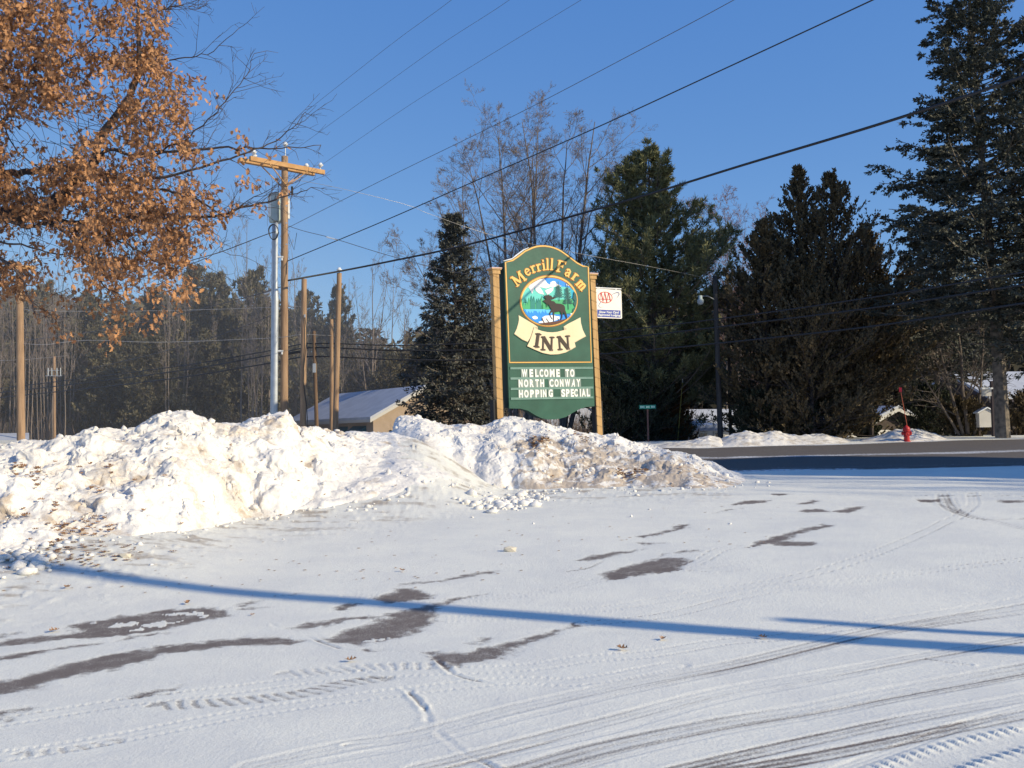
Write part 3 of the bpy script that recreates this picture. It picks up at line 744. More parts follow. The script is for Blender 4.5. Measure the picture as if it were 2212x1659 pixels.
# letters as strokes: points and width, on a baseline at 0, capitals 1 high
GL = {
 'M': [([(.13, 0), (.17, .98)], .12), ([(.15, .97), (.48, .14)], .21), ([(.48, .14), (.80, .97)], .10), ([(.82, .98), (.88, 0)], .21), ([(0, .045), (.27, .045)], .09), ([(.74, .045), (1.03, .045)], .09), ([(.0, .955), (.24, .955)], .09), ([(.78, .955), (1.0, .955)], .09)],
 'e': [(arc(.27, .32, .20, .27, 15, 330, 18), .13), ([(.08, .32), (.47, .40)], .08)],
 'r': [([(.17, 0), (.17, .62)], .17), ([(.02, .04), (.34, .04)], .08), ([(.03, .59), (.2, .59)], .08), ([(.2, .45), (.28, .58), (.44, .56)], .14)],
 'i': [([(.15, 0), (.15, .62)], .17), ([(.0, .04), (.30, .04)], .08), ([(.02, .59), (.18, .59)], .08), ([(.15, .76), (.15, .92)], .16)],
 'l': [([(.15, 0), (.15, 1.0)], .17), ([(.0, .04), (.30, .04)], .08), ([(.02, .96), (.18, .96)], .08)],
 'F': [([(.18, 0), (.18, 1)], .19), ([(.02, .045), (.38, .045)], .09), ([(.04, .95), (.68, .95)], .11), ([(.66, 1.0), (.68, .76)], .09), ([(.2, .53), (.5, .53)], .11), ([(.5, .64), (.5, .42)], .08)],
 'a': [([(.06, .50), (.12, .6), (.26, .64), (.38, .56), (.39, .05)], .14), ([(.38, .38), (.2, .36), (.09, .27), (.08, .14), (.18, .05), (.36, .12)], .12), ([(.38, .04), (.50, .05)], .08)],
 'm': [([(.15, 0), (.15, .62)], .16), ([(.0, .04), (.28, .04)], .08), ([(.02, .59), (.16, .59)], .08), ([(.17, .46), (.28, .60), (.40, .58), (.44, .45), (.44, 0)], .15), ([(.32, .04), (.56, .04)], .08), ([(.46, .46), (.57, .60), (.69, .58), (.73, .45), (.73, 0)], .15), ([(.61, .04), (.87, .04)], .08)],
 'I': [([(.2, 0), (.2, 1)], .21), ([(0, .04), (.4, .04)], .08), ([(0, .96), (.4, .96)], .08)],
 'N': [([(.16, 0), (.16, .97)], .10), ([(.16, .97), (.82, .03)], .25), ([(.84, 1), (.84, .05)], .10), ([(0, .04), (.33, .04)], .08), ([(.0, .96), (.28, .96)], .08), ([(.68, .96), (1.0, .96)], .08)],
}
def letter(mb, ch, bx, by, tilt, size, conv, y, grow=0., wide=1.0, thick=.006, px=None):
    """bx, by: middle of the letter's foot in sketch units; tilt clockwise in degrees"""
    t = math.radians(tilt); ax = np.array([math.cos(t), math.sin(t)]); up = np.array([math.sin(t), -math.cos(t)])
    allx = [p[0] for s_, _ in GL[ch] for p in s_]; mid = (min(allx) + max(allx)) / 2
    unit = math.dist(conv(bx, by), conv(bx + up[0] * size, by + up[1] * size))
    for k, (pts, w) in enumerate(GL[ch]):
        q = [conv(*(np.array([bx, by]) + ax * (p[0] - mid) * size * wide + up * p[1] * size)) for p in pts]
        strip2(mb, q, (w + grow) * unit, y - k * .0004, thick)
        if grow:
            for e in (q[0], q[-1]): strip2(mb, [(e[0], e[1] - (w + grow) * unit * .25), (e[0], e[1] + (w + grow) * unit * .25)], (w + grow) * unit, y - k * .0004, thick)

def text_mesh(mb, ch, cx, cz, w, h, y, shear=0., thick=.006, bold=.02, rot=0.):
    """capital or word cut from sheet, fitted to a box w x h centred at cx, cz"""
    cu = bpy.data.curves.new('t', 'FONT'); cu.body = ch; cu.offset = bold; cu.resolution_u = 4; cu.extrude = .05
    to = bpy.data.objects.new('t', cu); COL.objects.link(to)
    bpy.context.view_layer.update()
    me = to.evaluated_get(bpy.context.evaluated_depsgraph_get()).to_mesh()
    v = np.array([q.co[:] for q in me.vertices]); fs = [list(p.vertices) for p in me.polygons]
    if len(v):
        lo, hi = v.min(0), v.max(0); c = (lo + hi) / 2; sc = hi - lo
        x = (v[:, 0] - c[0]) / sc[0] * w; z = (v[:, 1] - c[1]) / sc[1] * h; x = x + shear * z
        x, z = x * math.cos(rot) - z * math.sin(rot), x * math.sin(rot) + z * math.cos(rot)
        V = np.stack([cx + x, y - thick * (v[:, 2] - lo[2]) / (sc[2] + 1e-9), cz + z], -1)
        for L in set(len(f) for f in fs): mb.add(V, [f for f in fs if len(f) == L]) if L == len(fs[0]) else None
        base = None
        for L in set(len(f) for f in fs):
            if L != len(fs[0]): mb.add(V, [f for f in fs if len(f) == L])
    to.to_mesh_clear(); bpy.data.objects.remove(to); bpy.data.curves.remove(cu)

def clip_ellipse(poly, cx, cy, rx, ry, n=48):
    """keep the part of a polygon inside an ellipse"""
    out = [tuple(p) for p in poly]
    for k in range(n):
        a0, a1 = 2 * math.pi * k / n, 2 * math.pi * (k + 1) / n
        p0 = (cx + rx * math.cos(a0), cy + ry * math.sin(a0)); p1 = (cx + rx * math.cos(a1), cy + ry * math.sin(a1))
        ins = lambda p: (p1[0] - p0[0]) * (p[1] - p0[1]) - (p1[1] - p0[1]) * (p[0] - p0[0]) >= -1e-6
        res = []
        for i in range(len(out)):
            a, b = out[i - 1], out[i]; ia, ib = ins(a), ins(b)
            if ia != ib:
                d1 = (p1[0] - p0[0]) * (a[1] - p0[1]) - (p1[1] - p0[1]) * (a[0] - p0[0])
                d2 = (p1[0] - p0[0]) * (b[1] - p0[1]) - (p1[1] - p0[1]) * (b[0] - p0[0])
                t = d1 / (d1 - d2); res.append((a[0] + t * (b[0] - a[0]), a[1] + t * (b[1] - a[1])))
            if ib: res.append(b)
        out = res
        if len(out) < 3: return []
    return out

Mg = mat('green_sign_paint', (.024, .104, .072), (.017, .078, .055), .5, 2.2, .12, 9, spec=.3)
Mgside = mat('dark_green_sign_edge', (.015, .045, .04), None, .6)
Mgold = mat('gold_paint', (.80, .50, .13), None, .4)
Morange = mat('burnt_orange_paint', (.45, .16, .03), None, .5)
Mcream = mat('cream_paint', (.78, .66, .44), (.74, .62, .40), .5, 3)
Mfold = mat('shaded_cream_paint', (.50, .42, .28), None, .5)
Mbrown = mat('dark_brown_paint', (.045, .03, .022), None, .5)
Mtaupe = mat('taupe_paint', (.20, .15, .12), None, .5)
Mcard = mat('clear_letter_card', (.25, .31, .28), (.22, .28, .25), .3, 8)
Mlet = mat('white_letter', (.82, .82, .76), None, .4)
Mrail = mat('pale_green_rail', (.16, .28, .24), (.20, .32, .28), .3, 8)

sgn = empty('inn_sign', _bl, 'tall green inn sign with moose picture between two wooden posts', 'sign')
lean = math.radians(-1.15)
Xv = Vector(SX); Zv = Vector((0, 0, 1)); Yv = Zv.cross(Xv)
R0 = Matrix((Xv, Yv, Zv)).transposed() @ Matrix.Rotation(lean, 3, 'Y')
sgn.matrix_world = Matrix.Translation(Vector(_bl)) @ R0.to_4x4()
SGM = sgn.matrix_world.copy()

outline = [(270,238),(330,225),(375,195),(430,155),(490,130),(525,121),(560,118),(595,120),(630,125),(665,136),(700,150),(728,166),(755,185),(800,220),(850,262),(895,288),(942,297),(970,1410),(900,1415),(850,1430),(800,1455),(770,1473),(740,1490),(690,1502),(650,1506),(600,1506),(550,1495),(500,1470),(440,1430),(380,1412),(290,1408)]
o2 = [S1(*p) for p in outline]
mb = MB(); sheet(mb, o2, .0, .05); board = mb.build('sign_board', Mg, sgn)
mb = MB(); sheet(mb, [(SW / 2 + (a - SW / 2) * .985, SHH / 2 + (b - SHH / 2) * .99) for a, b in o2], .27, .27 - .001)
bb_ = mb.build('sign_cabinet', Mgside, sgn)
Y0 = -.05
bor = [(279,247),(335,233),(382,203),(437,163),(494,139),(528,130),(560,127),(594,128),(628,134),(662,144),(695,158),(722,174),(748,193),(792,227),(845,270),(890,295),(933,304),(948,1058),(298,1041)]
mb = MB(); strip2(mb, [S1(*p) for p in bor], .044, Y0, .004, True); mb.build('border_outline', Morange, board)
mb = MB(); strip2(mb, [S1(*p) for p in bor], .024, Y0 - .004, .004, True); mb.build('gold_border', Mgold, board)
words = [('M',246,462,-36,262,1.08),('e',420,285,-27,262,1),('r',540,232,-20,262,1),('r',655,203,-13,262,1),('i',762,186,-7,262,.9),('l',838,180,0,262,.9),('l',925,185,5,262,.9),('F',1110,238,14,262,1.05),('a',1268,345,27,262,1),('r',1405,425,36,262,1),('m',1530,610,49,262,1.0)]
mb = MB(); mb2 = MB()
for ch, x, y, t, s, wd in words:
    letter(mb, ch, x, y, t, s, S8, Y0, grow=.085, wide=wd, thick=.006)
    letter(mb2, ch, x, y, t, s, S8, Y0 - .010, wide=wd, thick=.008)
mb.build('name_lettering_outline', Morange, board); mb2.build('name_lettering', Mgold, board)
# ribbon
mb = MB()
sheet(mb, [S1(*p) for p in [(375,668),(410,690),(450,715),(490,740),(522,762),(524,788),(497,766),(470,840),(443,882),(400,862),(337,815),(358,775),(372,730),(377,700)]], Y0, .012); mb.build('ribbon_tail', Mcream, board); mb = MB()
sheet(mb, [S1(*p) for p in [(865,700),(868,745),(882,800),(906,850),(860,873),(815,897),(790,860),(752,795),(730,798),(730,770),(765,748),(815,725)]], Y0, .012)
rb = mb.build('ribbon_tail', Mcream, board)
mb = MB(); sheet(mb, [S1(*p) for p in [(495,766),(523,786),(560,800),(600,809),(640,812),(680,809),(728,798),(752,793),(775,840),(800,875),(812,890),(822,933),(790,953),(745,972),(700,984),(650,989),(600,984),(545,968),(490,942),(437,915),(455,880),(478,820)]], Y0 - .012, .012)
rc = mb.build('ribbon', Mcream, board)
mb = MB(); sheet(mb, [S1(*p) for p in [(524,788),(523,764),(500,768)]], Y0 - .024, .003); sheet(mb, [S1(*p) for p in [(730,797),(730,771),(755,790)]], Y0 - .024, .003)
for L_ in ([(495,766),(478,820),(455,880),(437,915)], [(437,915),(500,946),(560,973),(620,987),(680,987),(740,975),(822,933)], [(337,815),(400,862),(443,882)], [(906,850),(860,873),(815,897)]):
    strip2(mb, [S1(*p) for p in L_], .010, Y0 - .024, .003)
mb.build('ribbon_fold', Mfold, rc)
mb = MB(); mb2 = MB()
for ch, x, y, t, s, wd in [('I',507,924,9,108,.95),('N',592,952,3,108,.92),('N',728,950,-4,108,.92)]:
    letter(mb, ch, x + 4, y + 3, t, s, S1, Y0 - .024, grow=.05, wide=wd, thick=.005); letter(mb2, ch, x, y, t, s, S1, Y0 - .032, wide=wd, thick=.006)
mb.build('inn_lettering_shadow', Mtaupe, rc); mb2.build('inn_lettering', Mbrown, rc)
# oval picture
ECX, ECY, ERX, ERY = 861, 886, 636, 560
oval = [(ECX + ERX * math.cos(a), ECY + ERY * math.sin(a)) for a in np.linspace(0, 2 * math.pi, 64, endpoint=False)]
mb = MB(); strip2(mb, [S8(*p) for p in oval], .075, Y0, .006, True); pic = mb.build('picture_frame_outline', Morange, board)
mb = MB(); strip2(mb, [S8(*p) for p in oval], .036, Y0 - .006, .008, True); mb.build('picture_frame', Mgold, board)
mb = MB(); sheet(mb, [S8(*p) for p in oval], Y0, .003); mural = mb.build('moose_picture', mat('picture_sky_blue', (.02, .26, .75), None, .5), board)
lay = [0]
def paint(name, color, polys, strokes=()):
    lay[0] += 1; mb = MB(); yy = Y0 - .003 - .0035 * (lay[0] - 1)
    for p in polys:
        q = clip_ellipse(p if sum(p[i - 1][0] * p[i][1] - p[i][0] * p[i - 1][1] for i in range(len(p))) > 0 else p[::-1], ECX, ECY, ERX - 8, ERY - 8)
        if len(q) >= 3: sheet(mb, [S8(*k) for k in q], yy, .003)
    for pts, w in strokes: strip2(mb, [S8(*k) for k in pts], w, yy, .003)
    return mb.build(name, mat('picture_' + name, color, None, .5), mural)
paint('snowy_mountain', (.80, .78, .78), [[(290,575),(330,520),(420,470),(560,400),(690,345),(770,380),(830,480),(900,520),(905,460),(960,435),(1010,440),(1050,500),(1160,555),(1000,580),(300,590)], [(1255,505),(1340,560),(1260,540)]])
paint('teal_mountain', (.12, .58, .52), [[(190,760),(300,590),(400,560),(620,560),(800,575),(950,565),(1200,570),(1350,600),(1500,760),(1500,1100),(200,1100)]])
paint('right_lake_blue', (.01, .42, .62), [[(1340,600),(1500,720),(1500,900),(1350,880),(1380,760)]])
paint('snow_streak', (.82, .79, .78), [[(405,565),(440,640),(478,712),(500,650),(530,590),(560,560)], [(540,560),(560,640),(620,700),(748,740),(720,660),(660,575)], [(770,650),(830,620),(970,570),(955,650),(900,700),(830,745),(800,700)], [(660,565),(800,600),(900,570)]])
def spikes(x0, x1, top, base, n, seed, jit=60):
    r = random.Random(seed); pts = [(x0, base)]
    for k in range(n):
        xa = x0 + (x1 - x0) * k / n; xb = x0 + (x1 - x0) * (k + 1) / n; h = top + r.uniform(-jit, jit)
        pts += [(xa, h + 120), ((xa + xb) / 2, h), (xb, h + 120)]
    return pts + [(x1, base)]
paint('light_green_wood', (.045, .38, .16), [[(200,1090)] + spikes(200, 720, 820, 1090, 9, 1)[1:-1] + [(720,1090)], [(640,1100),(700,960),(760,800),(900,870),(1400,860),(1470,1180),(900,1210)]])
paint('dark_green_wood', (.012, .22, .19), [spikes(430, 540, 760, 1060, 2, 3, 30), spikes(560, 680, 830, 1060, 3, 4, 30), spikes(280, 350, 780, 900, 2, 5, 30)])
paint('lake', (.01, .25, .75), [[(230,1060),(400,1070),(700,1085),(880,1085),(960,1195),(1200,1215),(1450,1215),(1300,1500),(300,1500)]])
paint('lake_reflection', (.10, .50, .80), [[(300,1060),(760,1075),(740,1170),(700,1100),(660,1175),(620,1110),(600,1170),(560,1110),(500,1100),(480,1165),(440,1110),(420,1160),(380,1100),(350,1150)], [(760,1090),(880,1095),(940,1180),(800,1170)]])
for q_ in [[(455,1240),(530,1215),(590,1250),(585,1290),(520,1300),(480,1285)], [(690,1260),(760,1225),(960,1212),(1000,1240),(1090,1250),(1085,1310),(960,1350),(840,1395),(720,1390),(620,1385),(600,1360),(720,1330)], [(1320,1200),(1370,1180),(1400,1200),(1360,1215)]]:
    paint('cloud_reflection', (.78, .82, .84), [q_]); lay[0] -= 1
lay[0] += 1
br = []
for cx_, y0_, y1_, w_, sd in ((1075, 450, 900, 110, 1), (1280, 480, 1100, 120, 2)):
    r = random.Random(sd); br.append(([(cx_ - 10, y0_), (cx_ + 15, y1_)], .016))
    for k in range(12):
        f = (k + 1) / 12.5; yy = y0_ + (y1_ - y0_) * (.15 + .62 * f); xx = cx_ - 10 + 25 * f; wl = w_ * (.35 + .65 * f)
        for s_ in (-1, 1):
            L_ = wl * r.uniform(.6, 1.1); br.append(([(xx, yy), (xx + s_ * L_ * .5, yy + 22), (xx + s_ * L_, yy + r.uniform(-12, 22))], .020))
br.append(([(1000,560),(1000,860)], .005))
paint('tall_spruces', (.012, .10, .10), [[(1425,680),(1500,800),(1500,1080),(1370,1190),(1400,1090),(1450,1040),(1410,980),(1440,900),(1400,860)]], br)
paint('shore', (.10, .035, .025), [[(600,1400),(800,1378),(950,1365),(1100,1340),(1240,1305),(1380,1330),(1150,1460),(700,1460)]], [([(680,1280),(740,1400)], .022), ([(780,1290),(850,1390)], .018), ([(1040,1290),(1075,1340)], .014), ([(1290,1250),(1320,1290)], .01)])
paint('moose', (.018, .012, .014), [[(715,880),(735,865),(790,850),(760,820),(735,780),(712,740),(745,772),(770,760),(780,742),(795,762),(820,756),(830,735),(845,755),(880,765),(905,778),(925,810),(975,800),(995,832),(940,850),(880,855),(900,890),(960,900),(1005,950),(1120,965),(1180,990),(1210,1040),(1215,1120),(1240,1180),(1265,1300),(1245,1310),(1205,1210),(1170,1150),(1150,1200),(1150,1270),(1115,1335),(1098,1335),(1128,1270),(1122,1180),(1095,1130),(1020,1145),(968,1142),(962,1200),(952,1360),(938,1360),(935,1200),(930,1145),(885,1160),(868,1190),(882,1240),(925,1310),(905,1305),(862,1230),(850,1165),(900,1090),(880,1050),(830,965),(812,955),(806,1035),(794,1025),(790,955),(745,912),(720,900)]])
# changeable message
panel = MB(); sheet(panel, [S1(*p) for p in [(296,1070),(955,1090),(968,1355),(300,1348)]], Y0, .004); panel = panel.build('message_panel', Mg, sgn)
Y1 = Y0 - .004
for ya, yb in ((192, 238), (428, 470), (668, 692), (893, 918)):
    mb = MB(); strip2(mb, [S5(130, ya), S5(2030, yb)], .052, Y1, .014); strip2(mb, [S5(130, ya - 14), S5(2030, yb - 14)], .010, Y1 - .014, .006)
    mb.build('letter_rail', Mrail, panel)
rows = [(330, .012, [('W',455,135),('E',612,88),('L',738,80),('C',842,92),('O',955,105),('M',1090,118),('E',1225,84),('T',1437,88),('O',1552,105)]),
        (560, .012, [('N',362,92),('O',488,108),('R',618,98),('T',740,88),('H',857,92),('C',1070,100),('O',1187,102),('N',1305,88),('W',1440,132),('A',1578,92),('Y',1690,96)]),
        (795, .012, [('H',365,92),('O',490,108),('P',620,95),('P',742,95),('I',832,30),('N',910,86),('G',1050,100),('S',1340,98),('P',1442,90),('E',1548,80),('C',1630,92),('I',1733,30),('A',1808,96),('L',1915,80)])]
for yc, _, L_ in rows:
    for ch, xc, wz in L_:
        yy = yc + (xc - 1000) * (.030 if yc < 400 else .022 if yc < 700 else .012)
        a = S5(xc, yy); b = S5(xc + wz, yy); hgt = S5(xc, yy - 92)[1] - S5(xc, yy + 92)[1]; w_ = b[0] - a[0]
        mb = MB(); strip2(mb, [(a[0] - w_ / 2 - .016, a[1]), (a[0] + w_ / 2 + .016, a[1])], hgt * 1.12, Y1 - .006, .004); cd = mb.build('letter_card', Mcard, panel)
        mb = MB(); text_mesh(mb, ch, a[0], a[1], w_ * .92, hgt * .98, Y1 - .0105, shear=.16 if (ch == 'A' and yc == 560) else 0., thick=.004, bold=.045)
        mb.build('letter', Mlet, cd)
# posts
def wpost(xt, yt, xb, yb, w, d, yoff, name):
    a = S1(xt, yt); b = S1(xb, yb); L = 1.9 + 0
    dirv = np.array([b[0] - a[0], b[1] - a[1]]); n = np.linalg.norm(dirv); dirv /= n
    e = (b[0] + dirv[0] * L, b[1] + dirv[1] * L)
    mb = MB(); sheet(mb, [(a[0] - w / 2, a[1]), (a[0] + w / 2, a[1]), (e[0] + w / 2, e[1]), (e[0] - w / 2, e[1])], yoff + d, d)
    po = mb.build('post', M_postw, sgn)
    mb = MB(); mb.box((a[0], yoff + d / 2, a[1] - .03), (w + .05, d + .05, .10)); mb.box((a[0], yoff + d / 2, a[1] + .035), (w + .10, d + .10, .03)); mb.build('post_cap', M_postw, po)
    mb = MB(); mb.box((a[0], yoff + d / 2, a[1] + .062), (w + .12, d + .12, .024)); mb.build('cap_plate', mat('red_white_plate', (.60, .42, .38), None, .5), po)
    # light string spiralling down the post
    pts = []; k = 0; zz = 0
    while zz < n + .3:
        for cx_, cy_ in ((-w / 2 - .012, yoff - .012), (w / 2 + .012, yoff - .012), (w / 2 + .012, yoff + d + .012), (-w / 2 - .012, yoff + d + .012)):
            pts.append((a[0] + dirv[0] * zz + cx_, cy_, a[1] - .12 + dirv[1] * zz)); zz += .062
    mb = MB(); mb.tube(pts, .0024, 4)
    for p in pts[::2]: mb.tube([p, (p[0] + .01, p[1] - .015, p[2] - .03)], .005, 4)
    mb.build('light_string', M_wire, po)
    return a, b
wpost(217, 305, 232, 1490, .165, .165, .04, 'left')
wpost(984, 372, 1027, 1630, .155, .155, .04, 'right')
for xs_, ys_ in ((186, 1400), (258, 1400), (1000, 1430), (1046, 1430)):
    mb = MB(); a = S1(xs_, ys_); mb.box((a[0], .14, a[1] - 1.0), (.045, .18, 2.4)); mb.build('post_sleeve', M_black, sgn)

# the motor club sign hanging from the right post
hs = empty('hanging_sign', _bl, 'small white lodging sign hung from the right wooden post, red oval on top', 'sign')
hs.matrix_world = SGM.copy()
a, b, c_, d = S1(1012, 470), S1(1213, 492), S1(1216, 718), S1(1018, 705)
def rnd(q, r=.04):
    out = []; n = len(q)
    for i in range(n):
        p = np.array(q[i]); u = np.array(q[i - 1]) - p; v = np.array(q[(i + 1) % n]) - p
        u = u / np.linalg.norm(u); v = v / np.linalg.norm(v)
        for t in np.linspace(0, 1, 5): out.append(tuple(p + u * r * (1 - t) ** 2 + v * r * t ** 2))
    return out
YA = .06
Mhw = mat('white_enamel', (.80, .76, .68), (.77, .73, .65), .4, 4); Mred = mat('red_enamel', (.55, .03, .03), None, .4); Mnavy = mat('navy_enamel', (.03, .05, .22), None, .4); Mblue = mat('blue_enamel', (.04, .07, .33), None, .4)
mb = MB(); sheet(mb, rnd([a, b, c_, d]), YA + .02, .02); fc = mb.build('sign_face', Mhw, hs)
mb = MB(); p1 = S1(1000, 463); p2 = S1(1212, 481); mb.tube([(p1[0], YA + .01, p1[1]), (p2[0], YA + .01, p2[1])], .016, 8); mb.build('bracket_rail', M_white, hs)
for q in ((1035, 468), (1170, 481)):
    mb = MB(); e = S1(*q); mb.box((e[0], YA + .01, e[1] - .005), (.03, .03, .06)); mb.build('hanger', M_white, hs)
def SA(x, y): return S1(((1500 + x * .08437) - 1180) / .3134, ((680 + y * .08437) - 580) / .3134)
mb = MB(); ov = [(232 + 205 * math.cos(t) , 838 + 160 * math.sin(t) + 18 * math.cos(t)) for t in np.linspace(0, 2 * math.pi, 40, endpoint=False)]
strip2(mb, [SA(*p) for p in ov], .018, YA, .004, True)
for cx_ in (115, 225, 335):
    dy = (cx_ - 225) * .09
    strip2(mb, [SA(cx_ - 8, 700 + dy), SA(cx_ - 55 * (1 if cx_ > 150 else .9), 960 - (30 if cx_ > 300 or cx_ < 150 else 0) + dy)], .010, YA - .004, .003)
    strip2(mb, [SA(cx_ - 4, 690 + dy), SA(cx_ + 55, 985 - (30 if cx_ != 225 else 0) + dy)], .027, YA - .004, .003)
    strip2(mb, [SA(cx_ - 45, 890 + dy), SA(cx_ + 45, 898 + dy)], .012, YA - .004, .003)
mb.build('red_oval_emblem', Mred, fc)
mb = MB(); strip2(mb, [SA(*p) for p in [(425,770),(500,725),(580,705),(635,715),(645,750),(615,810),(560,880)]], [.006, .014, .020, .026, .024, .014, .004], YA, .003); mb.build('swoosh', Mnavy, fc); mb = MB()
strip2(mb, [SA(*p) for p in [(105,975),(60,1020),(38,1075),(50,1110),(100,1125),(180,1105)]], [.016, .013, .012, .012, .008, .003], YA, .003); mb.build('swoosh', Mnavy, fc)
mb = MB(); sheet(mb, [SA(*p) for p in [(-5,1185),(680,1235),(680,1450),(-5,1400)]], YA, .003); bn = mb.build('blue_banner', Mblue, fc)
mb = MB()
for wd, x0, y0, x1, y1 in (('Show Your Card', 50, 1258, 620, 1290), ('Approved Lodging', 10, 1345, 665, 1390)):
    p, q = SA(x0, y0), SA(x1, y1); text_mesh(mb, wd, (p[0] + q[0]) / 2, (p[1] + q[1]) / 2, q[0] - p[0], .062 if wd[0] == 'S' else .072, YA - .004, shear=.25, thick=.003, bold=.02, rot=math.atan2(q[1] - p[1], q[0] - p[0]))
mb.build('banner_lettering', Mlet, bn)
mb = MB()
lip = [S1(*p) for p in [(268,236),(300,230),(338,222),(374,195),(402,174),(432,154),(470,137)]]
mb.tube([(a, -.02 + .01 * math.sin(k * 3), b + .008) for k, (a, b) in enumerate(lip)], [.008, .016, .020, .026, .022, .018, .006], 8); mb.build('snow_on_edge', M_snow, board)
# ---------------------------------------------------------------- utility poles
def pole(label, top, base_px, depth, w_px, matl, name='utility_pole', lean_y=0.0, group=None):
    """round tapered pole from a picture point at its top down into the ground"""
    T = P(top[0], top[1], depth); B = on_ground(base_px, depth); B[2] -= .3
    d = ray(base_px, 930); B[0] = d[0] / d[1] * depth
    e = empty(name, (B[0], B[1], float(G(B[0], B[1]))), label, 'utility pole', group)
    r = w_px / FPX * depth / 2
    o = np.array(e.location)
    n = 14; t = np.linspace(0, 1, n)[:, None]; pts = B + (T - B) * t - o
    mb = MB(); mb.tube(pts, r * (1.08 - .2 * t[:, 0]), 14); sh = mb.build('shaft', matl, e, smooth=True)
    return e, T - o, r, sh, B - o

def insulator(parent, p, up=.16):
    mb = MB(); mb.lathe([(.0, .0), (.045, 0), (.05, .03), (.085, .05), (.07, .075), (.05, .08), (.045, .115), (.0, .13)], (p[0], p[1], p[2] + up), 12)
    o = mb.build('insulator', M_porc, parent, smooth=True)
    mb = MB(); mb.tube([p, (p[0], p[1], p[2] + up + .01)], .014, 6); mb.build('pin', M_galv, o)

e1, T1, r1, sh1, B1 = pole('tall utility pole with wide crossarm, grey canister and metal riser pipe', (615, 338), 613, 28.0, 16, M_pole)
o1 = np.array(e1.location)
Lp = P(534, 349, 27.2) - o1; Rp = P(694, 371, 28.8) - o1; z_ = (Lp[2] + Rp[2]) / 2; Lp[2] = Rp[2] = z_
ax = (Rp - Lp) / np.linalg.norm(Rp - Lp); sd = np.array([ax[1], -ax[0], 0.])
if sd[1] > 0: sd = -sd
arm_c = (Lp + Rp) / 2
def beam(name, a, b, h, w, matl, parent, off):
    mid = (a + b) / 2 + off; L = np.linalg.norm(b - a)
    M3 = np.stack([(b - a) / L, np.cross([0, 0, 1.0], (b - a) / L), [0, 0, 1.0]], 1)
    mb = MB(); mb.box(mid, (L, w, h), M3); o = mb.build(name, matl, parent); return o
M_arm = mat('crossarm_wood', (.50, .29, .13), (.40, .22, .09), .8, 4, .3, 20)
arm = beam('crossarm', Lp, Rp, .125, .10, M_arm, e1, sd * (r1 + .05))
arm2 = beam('crossarm', Lp - ax * .15, Rp - ax * .15, .125, .10, M_arm, e1, -sd * (r1 + .05) + np.array([0, 0, -.0]))
for a_, o_ in ((.12, 1), (.30, -1)):
    insulator(arm if o_ > 0 else arm2, Lp + ax * a_ + sd * o_ * (r1 + .05) + np.array([0, 0, .06]), .08)
for a_, o_ in ((.12, 1), (.30, -1)):
    insulator(arm if o_ > 0 else arm2, Rp - ax * (a_ + .1 * (o_ < 0)) + sd * o_ * (r1 + .05) + np.array([0, 0, .06]), .08)
insulator(e1, T1 + np.array([.03, -.05, -.02]), .30)
for s_ in (-1, 1):
    for side, am in ((1, arm), (-1, arm2)):
        a = np.array([T1[0], T1[1], z_ - .58]) + sd * side * (r1 + .01); b = arm_c + ax * s_ * .62 + sd * side * (r1 + .11) + np.array([0, 0, -.05])
        mb = MB(); mb.tube([a, b], .018, 5); mb.build('brace', M_arm, e1)
# canister behind the pole, with antenna panels and riser
cz = P(590, 432, 28)[2] - o1[2]; czb = P(590, 475, 28)[2] - o1[2]; czt = P(590, 412, 28)[2] - o1[2]
cx_ = (P(596, 440, 28.35) - o1)
mb = MB(); R_ = .205; mb.lathe([(0, czt), (R_ * .92, czt), (R_, czt - .04), (R_, czb + .06), (R_ * .9, czb), (0, czb)], (cx_[0], cx_[1], 0), 24); can = mb.build('grey_canister', M_ltgrey, e1, smooth=True)
mb = MB(); mb.box((cx_[0] + .02, cx_[1] - R_ - .01, czb + .10), (.16, .03, .18)); mb.build('access_box', M_ltgrey, can)
for px_, y0_, y1_, w_ in ((582, 424, 467, .075), (622, 430, 473, .085)):
    a = P(px_, y0_, 28.2) - o1; b = P(px_, y1_, 28.2) - o1; M3 = Matrix.Rotation(.35, 3, 'Z')
    mb = MB(); mb.box((a[0], a[1], (a[2] + b[2]) / 2), (w_, .11, a[2] - b[2]), M3); mb.build('antenna_panel', M_white, e1)
a = P(631, 403, 28.1) - o1; b = P(628, 432, 28.1) - o1
mb = MB(); mb.tube([a - np.array([0, 0, .0]), (a[0], a[1], a[2] - .22)], .032, 8); mb.tube([(a[0], a[1], a[2] - .2), b, (T1[0] + r1, T1[1], b[2] - .02)], .009, 5); mb.build('surge_arrester', M_black, e1)
top = P(597, 481, 27.8) - o1; bot = P(593, 930, 27.8) - o1
mb = MB(); q = np.linspace(0, 1, 20)[:, None]; mb.tube(top + (bot - top) * q, .052 + .03 * (q[:, 0] > .35), 12); rp = mb.build('riser_pipe', M_galv, e1, smooth=True)
top2 = top + np.array([-.085, .03, -.06]); bot2 = bot + np.array([-.085, .03, 0])
mb = MB(); mb.tube(top2 + (bot2 - top2) * q, .045, 12); mb.build('riser_pipe', M_galv, e1, smooth=True)
for yy in (555, 758):
    a = P(600, yy, 27.8) - o1
    mb = MB(); mb.box((a[0] + .07, a[1], a[2]), (.16, .05, .04)); mb.box((a[0] + .12, a[1], a[2] - .05), (.03, .05, .10)); mb.build('pipe_bracket', M_white, e1)
cyc = P(588, 500, 27.6) - o1
th = np.linspace(0, 4 * math.pi, 60); mb = MB()
